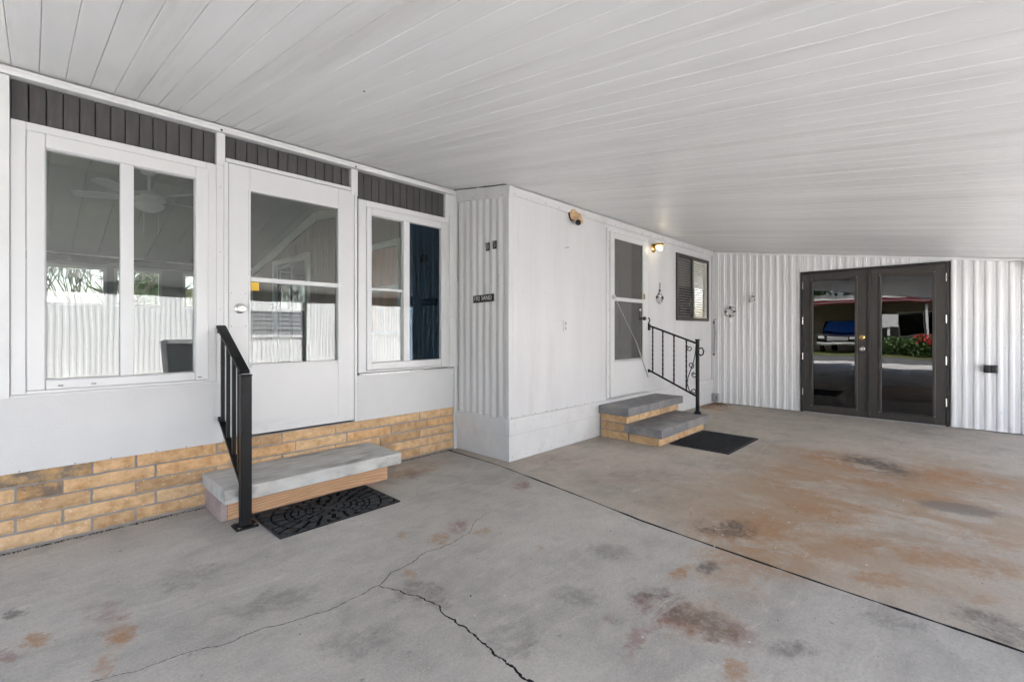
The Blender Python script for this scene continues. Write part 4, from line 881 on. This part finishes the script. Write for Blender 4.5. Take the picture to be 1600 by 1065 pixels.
MB().lathe(c + Vector((.045, -.075, -.065)) + Vector((-.85, -.25, -.40)).normalized() * .0855, (-.85, -.25, -.40), [(0, .030), (.012, .028), (.004, .012)], 16).build('socket', 'dark_plastic', fl1, smooth=True)
fl2 = thing('wall_sconce', 'lit brass wall sconce with bare bulb beside the storm door', 'wall lamp', (5.80, YC, 2.29))
c = Vector((5.80, YC - .004, 2.325))
MB().lathe(c + Vector((0, 0, -.01)), (0, -1, 0), [(0, .062), (.010, .062), (.022, .05), (.03, .03)], 20).build('back_plate', 'brass', fl2, smooth=True)
MB().lathe(c + Vector((0, -.02, .02)), (0, -.93, -.22), [(0, .026), (.03, .036), (.05, .045)], 16).build('socket_cup', 'brass', fl2, smooth=True)
v = []; f = []; n = 14
for k in range(n + 1):
    a = math.pi * k / n
    for d, r_, dz in ((.0, .04, .0), (.12, .058, -.012)):
        v.append(c + Vector((r_ * math.cos(a), -.015 - d, .022 + dz + r_ * .62 * math.sin(a))))
for k in range(n): f.append((2 * k, 2 * k + 2, 2 * k + 3, 2 * k + 1))
hd = MB().add(v, f).build('hood', 'brass', fl2, smooth=True); sm = hd.modifiers.new('solid', 'SOLIDIFY'); sm.thickness = .003
MB().lathe(c + Vector((0, -.062, .006)), (0, -.80, -.6), [(0, .014), (.015, .016), (.03, .024), (.05, .031), (.068, .028), (.082, .014), (.086, .002)], 14).build('bulb', 'bulb', fl2, smooth=True)

ol = thing('wall_outlet', 'small white wall outlet cover on the smooth siding', 'outlet', (3.86, YC, 1.25))
box('cover_plate', 'vinyl_white', ol, 3.824, 3.896, YC - .012, YC - .005, 1.193, 1.313, bev=.003)
for z in (1.278, 1.228): box('socket', 'grey_box', ol, 3.846, 3.874, YC - .014, YC - .0125, z - .016, z + .016, bev=.002)
bx_ = thing('weatherproof_outlet', 'black weatherproof outlet box on the ribbed wall right of french doors', 'outlet', (XD, -.293, .75))
box('box_body', 'plate_black', bx_, XD - .055, XD - .019, -.353, -.236, .703, .795, bev=.006)
for yy in (-.322, -.268): box('cover_flap', 'dark_plastic', bx_, XD - .066, XD - .0555, yy - .022, yy + .022, .715, .783, bev=.005)
gb = thing('utility_box', 'small grey metal utility box low in the far wall corner', 'utility box', (XD, 2.88, 0))
box('box_body', 'grey_box', gb, XD - .075, XD - .018, 2.835, 2.938, .035, .165, bev=.004); box('box_lid', 'grey_box', gb, XD - .079, XD - .0755, 2.84, 2.934, .042, .158, bev=.002); box('knob', 'screw', gb, XD - .085, XD - .0795, 2.845, 2.858, .08, .125)
vp = thing('valve_pipe', 'thin grey standpipe with a tap handle in the far wall corner', 'pipe', (XD, 2.91, .78))
MB().tube([(XD - .028, 2.915, .79), (XD - .032, 2.905, 1.0), (XD - .032, 2.898, 1.15), (XD - .028, 2.912, 1.34), (XD - .028, 2.918, 1.385)], .011, 8).build('pipe', 'grey_box', vp, smooth=True)
MB().bar((XD - .05, 2.865, 1.40), (XD - .02, 2.935, 1.378), .014, .014).build('tap_handle', 'grey_box', vp, bev=.003)
for z in (.80, 1.33): box('pipe_clip', 'screw', vp, XD - .04, XD - .018, 2.90, 2.93, z, z + .025)

an = thing('anchor_ornament', 'grey anchor wall ornament hanging from a rope beside the sconce', 'ornament', (5.975, YC, 1.70))
X = 5.975; Yn = YC - .018
MB().tube([(X - .002, Yn, 1.86), (X + .006, Yn, 1.81), (X - .004, Yn, 1.77)], .007, 6).build('rope', 'grey_box', an, smooth=True)
MB().tube([(X + .018 * math.cos(k * .628), Yn, 1.752 + .018 * math.sin(k * .628)) for k in range(11)], .006, 6, False).build('ring', 'dark_plastic', an, smooth=True)
MB().tube([(X, Yn, 1.735), (X, Yn, 1.585)], .010, 8).build('shank', 'aluminium', an, smooth=True); MB().tube([(X - .05, Yn, 1.705), (X + .05, Yn, 1.705)], .008, 8).build('stock', 'dark_plastic', an, smooth=True)
MB().tube([(X + .085 * math.sin(q), Yn, 1.655 - .075 * math.cos(q)) for q in [R(-95 + 19 * k) for k in range(11)]], [.005, .009, .010, .011, .012, .012, .012, .011, .010, .009, .005], 8).build('arms', 'aluminium', an, smooth=True)
for s in (-1, 1): MB().add([(X + s * .085, Yn - .006, 1.685), (X + s * .05, Yn - .006, 1.655), (X + s * .105, Yn - .006, 1.64), (X + s * .085, Yn + .006, 1.685), (X + s * .05, Yn + .006, 1.655), (X + s * .105, Yn + .006, 1.64)], [(0, 1, 2), (5, 4, 3), (0, 3, 4, 1), (1, 4, 5, 2), (2, 5, 3, 0)]).build('fluke', 'dark_plastic', an)
lr = thing('life_ring_ornament', 'small white and black life ring ornament on the ribbed wall', 'ornament', (XD, 2.655, 1.51))
X = XD - .032
def torus(c, R0, r_, a0, a1, n, m=8): return [(X, c[0] + R0 * math.cos(a0 + (a1 - a0) * k / n), c[1] + R0 * math.sin(a0 + (a1 - a0) * k / n)) for k in range(n + 1)]
MB().tube(torus((2.655, 1.514), .064, .016, 0, 2 * math.pi, 32), .0155, 8, False).build('ring', 'print_white', lr, smooth=True)
for k in range(4): MB().tube(torus((2.655, 1.514), .064, .02, R(90 * k - 12), R(90 * k + 12), 5), .018, 8).build('band', 'plate_black', lr, smooth=True)
MB().tube(torus((2.655, 1.514), .086, .003, 0, 2 * math.pi, 32), .003, 5, False).build('cord', 'screw', lr, smooth=True)
sb = thing('hanging_ornament', 'tiny white and black ornament hung on a string near the life ring', 'ornament', (XD, 2.31, 1.70))
MB().tube([(X, 2.325, 1.81), (X, 2.322, 1.745)], .003, 5).build('string', 'screw', sb)
MB().hexa([(X - .015, 2.268, 1.655), (X - .015, 2.352, 1.645), (X + .012, 2.352, 1.645), (X + .012, 2.268, 1.655), (X - .015, 2.290, 1.735), (X - .015, 2.338, 1.755), (X + .012, 2.338, 1.755), (X + .012, 2.290, 1.735)]).build('body', 'print_white', sb, bev=.004)
box('cap', 'plate_black', sb, X - .018, X + .013, 2.288, 2.325, 1.735, 1.75); box('patch', 'plate_black', sb, X - .018, X - .0155, 2.272, 2.292, 1.685, 1.70); box('side_wing', 'grey_box', sb, X - .01, X + .008, 2.353, 2.372, 1.65, 1.71)
# nail
tag(MB().bar((3.855, YC - .012, 2.068), (3.915, YC - .012, 2.082), .006, .006).build('wall_nail', 'screw'), 'small bent nail in the siding between floodlight and outlet', 'nail')
# brown lamp at the right edge
fl3 = thing('floodlight', 'brown floodlight under the low roof edge at the far right', 'wall lamp', (XD, -.61, 2.0))
MB().lathe((XD - .018, -.62, 1.985), (-1, 0, 0), [(0, .045), (.02, .043), (.03, .03)], 14).build('canopy', 'almond', fl3, smooth=True)
MB().lathe((XD - .04, -.615, 1.975), (-.8, .2, -.5), [(0, .025), (.06, .035), (.09, .035)], 14).build('lamp_holder', 'almond', fl3, smooth=True)
# lettering helper: text laid on wall B (facing -x)
def text(name, body, size, loc, mat, parent, wide=1.):
    cu = bpy.data.curves.new(name, 'FONT'); cu.body = body; cu.size = size; cu.align_x = 'CENTER'; cu.align_y = 'CENTER'; cu.extrude = .0008
    to = bpy.data.objects.new(name, cu); COL.objects.link(to); bpy.context.view_layer.update()
    me = bpy.data.meshes.new_from_object(to); bpy.data.objects.remove(to); me.materials.append(MATS[mat])
    # local x -> world -y, local y -> world z, local z -> world -x
    off = ROOT[parent.name]
    for v_ in me.vertices:
        a, b, c_ = v_.co; v_.co = Vector((loc[0] - c_, loc[1] - a * wide, loc[2] + b)) - off
    o = bpy.data.objects.new(name, me); COL.objects.link(o); o.parent = parent; return o
hp = thing('address_plate', 'narrow black address plate with pale lettering on the ribbed wall', 'sign', (XB, 3.28, 1.5))
MB().hexa([(XB - .022, 3.137, 1.482), (XB - .014, 3.137, 1.482), (XB - .014, 3.427, 1.474), (XB - .022, 3.427, 1.474), (XB - .022, 3.137, 1.553), (XB - .014, 3.137, 1.553), (XB - .014, 3.427, 1.545), (XB - .022, 3.427, 1.545)]).build('plate', 'plate_black', hp, bev=.003)
text('lettering', '192', .060, (XB - .0225, 3.372, 1.512), 'print_white', hp, 1.0); text('lettering', 'SAND', .058, (XB - .0225, 3.235, 1.516), 'print_white', hp, .95)
for (yy, zz, ch, lab) in ((3.222, 2.004, '8', 'black house number tile nearer the porch, on ribbed wall'), (3.126, 2.010, '5', 'black house number tile nearer the house corner, on ribbed wall')):
    t_ = thing('house_number', lab, 'number', (XB, yy, zz), 'house number tiles')
    box('tile', 'plate_black', t_, XB - .020, XB - .0135, yy - .025, yy + .025, zz - .038, zz + .038, bev=.002)
    text('digit', ch, .072, (XB - .0205, yy, zz), 'grey_box', t_)

# ---------------------------------------------------------------- what the glass shows: neighbours, street, trees
nh = thing('neighbour_home', 'long white ribbed neighbouring home seen mirrored in the porch glass', 'house', (4, -6.8, 0))
yn = -6.8
def wall_n(x0, x1, z0, z1):
    pts = []; x = x0; k = 0
    while x < x1:
        pts += [(x, 0), (x + .05, 0), (x + .06, .015), (x + .10, .015)]; x += .11
    pts = [p for p in pts if p[0] < x1] + [(x1, 0)]
    v = [(a, yn + d, z) for a, d in pts for z in (z0, z1)]
    return MB().add(v, [(2 * i, 2 * i + 2, 2 * i + 3, 2 * i + 1) for i in range(len(pts) - 1)])
wall_n(-5, 14, -.05, 1.0).build('wall_sheet', 'siding_shed', nh); wall_n(-5, 3.9, 1.0, 2.6).build('wall_sheet', 'siding_shed', nh); wall_n(5.7, 14, 1.0, 2.6).build('wall_sheet', 'siding_shed', nh); wall_n(3.9, 5.7, 1.85, 2.6).build('wall_sheet', 'siding_shed', nh)
wn_ = frame(MB(), 3.9, 5.7, 1.0, 1.85, .07, yn - .03, yn + .04).build('window', 'paint_white', nh)
for k in range(5): box('louvre', 'grey_box', wn_, 3.97, 5.63, yn - .02, yn + .015, 1.07 + k * .143, 1.19 + k * .143)
box('back', 'dark_room', nh, 3.2, 5.6, yn - .4, yn - .36, .9, 2.1); box('roof', 'roof_grey', nh, -5.2, 14.2, yn - 4, yn - .02, 2.6, 2.75)
box('band', 'paint_white', nh, -5, 14, yn + .002, yn + .03, 2.45, 2.6); box('end_wall', 'siding_shed', nh, -5, -4.9, yn - 4, yn - .05, 0, 2.6)
wb = thing('wheelie_bin', 'dark grey wheeled bin mirrored in the large left window', 'bin', (1.95, -2.7, -.015))
MB().hexa([(1.69, -2.95, .05), (2.21, -2.95, .05), (2.21, -2.48, .05), (1.69, -2.48, .05), (1.62, -3.0, .95), (2.28, -3.0, .95), (2.28, -2.42, .95), (1.62, -2.42, .95)]).build('bin_body', 'bin_grey', wb, bev=.03)
MB().hexa([(1.60, -3.03, .955), (2.30, -3.03, .955), (2.30, -2.40, .955), (1.60, -2.40, .955), (1.66, -2.97, 1.03), (2.24, -2.97, 1.03), (2.24, -2.46, 1.03), (1.66, -2.46, 1.03)]).build('lid', 'bin_grey', wb, bev=.015)
for xx in (1.70, 2.15): MB().lathe((xx, -2.93, .10), (1, 0, 0), [(0, .115), (.05, .115)], 16).build('wheel', 'tyre', wb, smooth=True)
MB().tube([(1.68, -3.05, .93), (2.22, -3.05, .93)], .015, 8).build('handle', 'bin_grey', wb)

# leafy plants
def leaves(mb, c, rad, n, s, rn):
    for i in range(n):
        while True:
            p = Vector((rn.uniform(-1, 1), rn.uniform(-1, 1), rn.uniform(-1, 1)))
            if .25 < p.length < 1: break
        p = Vector((p.x * rad[0], p.y * rad[1], p.z * rad[2])) + Vector(c)
        q = Vector((rn.gauss(0, 1), rn.gauss(0, 1), rn.gauss(0, 1))).normalized(); w = q.cross(Vector((rn.gauss(0, 1), rn.gauss(0, 1), rn.gauss(0, 1)))).normalized()
        l = s * rn.uniform(.6, 1.3); o_ = len(mb.v)
        mb.v += [tuple(p - q * l), tuple(p + w * l * .45), tuple(p + q * l), tuple(p - w * l * .45)]; mb.f.append((o_, o_ + 1, o_ + 2, o_ + 3))
def branch(mb, p, d, l, r_, depth, rn, spread=.5):
    q = p + d * l; mb.tube([p, (p + q) / 2 + Vector((rn.gauss(0, .03), rn.gauss(0, .03), 0)) * l, q], [r_, r_ * .85, r_ * .65], 5, False)
    if depth:
        for k in range(3 if depth > 1 else 4):
            dd = (d + Vector((rn.gauss(0, spread), rn.gauss(0, spread), rn.gauss(.1, spread * .6)))).normalized(); branch(mb, q, dd, l * rn.uniform(.6, .85), r_ * .6, depth - 1, rn, spread)
def tree(name, label, x, y, h, cr, mat, seed, n=2600, s=.13, group=None):
    t_ = thing(name, label, 'tree', (x, y, -.09), group); rn = random.Random(seed); mb = MB()
    mb.tube([(x, y, -.09), (x + .05, y, h * .3), (x, y + .05, h * .55)], [.16, .12, .08], 8)
    for k in range(6): branch(mb, Vector((x, y, h * (.3 + .05 * k))), Vector((rn.gauss(0, 1), rn.gauss(0, 1), 1)).normalized(), h * .18, .05, 2, rn)
    mb.build('trunk', 'bark', t_); mb = MB()
    for k in range(12):
        a = rn.uniform(0, 6.28); rr = rn.uniform(.2, .8) * cr
        leaves(mb, (x + rr * math.cos(a), y + rr * math.sin(a), h * rn.uniform(.5, .92)), (cr * .5, cr * .5, cr * .38), n // 12, s, rn)
    mb.build('crown', mat, t_); return t_
bs = thing('bare_shrub', 'bare twiggy shrub outside the far porch windows', 'shrub', (.6, 13.6, -.09)); rn = random.Random(5)
for k in range(7):
    mb = MB(); xx = -.1 + k * .28
    branch(mb, Vector((xx, 13.6 + rn.uniform(-.5, .5), -.09)), Vector((rn.gauss(0, .15), 0, 1)).normalized(), 1.15, .035, 4, rn, .38); mb.build('stem', 'bark', bs)
tree('leafy_tree', 'light green tree outside the far porch windows', 2.15, 15.6, 3.6, .75, 'leaf_light', 8, 2600, .09)
gh = thing('gable_house', 'white gabled house outside the far porch windows', 'house', (5.2, 17, -.09))
box('wall', 'tan_wall', gh, 3.2, 9.0, 16, 22, -.09, 2.4)
MB().add([(3.0, 15.8, 2.35), (9.2, 15.8, 2.35), (6.1, 15.8, 3.9), (3.0, 22, 2.35), (9.2, 22, 2.35), (6.1, 22, 3.9)], [(0, 1, 2), (3, 5, 4), (0, 2, 5, 3), (1, 4, 5, 2), (0, 3, 4, 1)]).build('roof', 'paint_white', gh)
for k in range(3): box('window', 'glass_dark', gh, 3.6 + k * 1.6, 4.5 + k * 1.6, 15.96, 15.995, 1.0, 2.0)
for i, (x, y, h, cr, m, lb) in enumerate(((-24, 9, 7.5, 3, 'leaf_green', 'tall dark tree behind the house across the street'), (-26, 3, 8.5, 3.2, 'leaf_green', 'broad tree beyond the red striped awning'), (-23, -6, 7, 3, 'leaf_light', 'pale green tree further along across the street'), (-9, 24, 6.5, 2.6, 'leaf_green', 'dark tree standing far behind the porch'))):
    tree('street_tree', lb, x, y, h, cr, m, 40 + i, 3200, .22, 'trees around the plot')
# house across the street
ac = thing('street_house', 'tan house with red and white awning across the street', 'house', (-19, 3, -.09))
box('wall', 'tan_wall', ac, -23, -18.6, -4, 3.0, -.09, 3.0); box('wall', 'tan_wall', ac, -23, -21, 3.0, 8.5, -.09, 3.0); box('roof', 'roof_grey', ac, -23.4, -15.0, -4.4, 8.9, 3.02, 3.2)
for k, (z0, z1, m) in enumerate(((2.70, 2.77, 'red_paint'), (2.77, 2.83, 'print_white'), (2.83, 2.93, 'red_paint'), (2.93, 3.02, 'print_white'))): box('awning_stripe', m, ac, -15.05 + .03 * k, -14.95 + .03 * k, -4.3, 8.8, z0, z1)
for y in (1.0, 3.1, 6.6): box('post', 'print_white', ac, -15.2, -15.1, y, y + .1, -.09, 2.6)
w_ = box('window', 'print_white', ac, -18.6, -18.55, .2, 2.4, .9, 2.3); box('pane', 'glass_dark', w_, -18.549, -18.54, .3, 1.27, 1.0, 2.2); box('pane', 'glass_dark', w_, -18.549, -18.54, 1.33, 2.3, 1.0, 2.2)
o = box('grass_verge', 'grass', None, -15.5, -12.02, -30, 30, -.2, -.02); o['kind'] = 'structure'
hg = thing('hedge', 'leafy green hedge with red flowers across the street', 'hedge', (-14.2, 1.8, -.02)); rn = random.Random(77); mb = MB()
for k in range(16): leaves(mb, (-14.3 + rn.uniform(-.2, .2), .4 + k * .18, .42 + rn.uniform(-.1, .12)), (.4, .3, .5), 170, .085, rn)
mb.build('foliage', 'leaf_green', hg); mb = MB()
for k in range(60):
    p = (-13.95 + rn.uniform(-.1, .1), rn.uniform(.4, 1.4), rn.uniform(.6, 1.0)); leaves(mb, p, (.05, .05, .05), 4, .05, rn)
mb.build('flowers', 'flower_red', hg); mb = MB()
for k in range(10): mb.tube([(-14.3, .4 + k * .29, -.02), (-14.28, .42 + k * .29, .6)], .02, 5)
mb.build('stem', 'bark', hg)
sg = thing('yard_sign', 'blank white yard board standing behind the hedge', 'sign', (-14.9, 2.45, -.09)); box('board', 'print_white', sg, -14.93, -14.9, 2.1, 2.95, 1.35, 2.05); box('post', 'print_white', sg, -14.96, -14.935, 2.45, 2.55, -.09, 2.0)
# parked dark pick-up under the awning, facing the street
pk = thing('parked_truck', 'black pickup truck parked under the awning across the street', 'truck', (-17, 4.8, -.02))
y0, y1 = 3.75, 5.65
body = [(-14.9, .45), (-14.82, .75), (-14.9, 1.02), (-16.3, 1.12), (-16.95, 1.78), (-18.4, 1.82), (-18.7, 1.15), (-20.2, 1.12), (-20.25, .45)]
v = [(a, y, z) for y in (y0, y1) for a, z in body]; n = len(body)
MB().add(v, [tuple(range(n)), tuple(range(n, 2 * n))[::-1]] + [(i, (i + 1) % n, n + (i + 1) % n, n + i) for i in range(n)]).build('body', 'car_black', pk, bev=.05)
MB().add([(-16.28, y0 + .1, 1.16), (-16.28, y1 - .1, 1.16), (-16.90, y1 - .18, 1.76), (-16.90, y0 + .18, 1.76), (-16.34, y0 + .1, 1.12), (-16.34, y1 - .1, 1.12), (-16.96, y1 - .18, 1.72), (-16.96, y0 + .18, 1.72)], [(0, 1, 2, 3), (7, 6, 5, 4), (0, 4, 5, 1), (1, 5, 6, 2), (2, 6, 7, 3), (3, 7, 4, 0)]).build('windshield', 'car_sky_glass', pk)
for y in (y0 + .08, y1 - .36): box('headlight', 'lamp_glass', pk, -14.88, -14.80, y, y + .28, .78, .92, bev=.02)
box('grille', 'aluminium', pk, -14.86, -14.80, y0 + .45, y1 - .45, .68, .92, bev=.02); box('bumper', 'aluminium', pk, -14.86, -14.76, y0 + .02, y1 - .02, .42, .58, bev=.03); box('plate', 'print_white', pk, -14.757, -14.75, 4.55, 4.85, .44, .56)
for x in (-15.75, -19.2):
    for y in (y0 - .03, y1 - .20):
        w_ = MB().lathe((x, y, .36), (0, 1, 0), [(0, .26), (.02, .38), (.21, .38), (.23, .26)], 20).build('wheel', 'tyre', pk, smooth=True)
        MB().lathe((x, y - .01, .36), (0, 1, 0), [(0, .20), (.25, .20)], 14).build('rim', 'aluminium', w_, smooth=True)
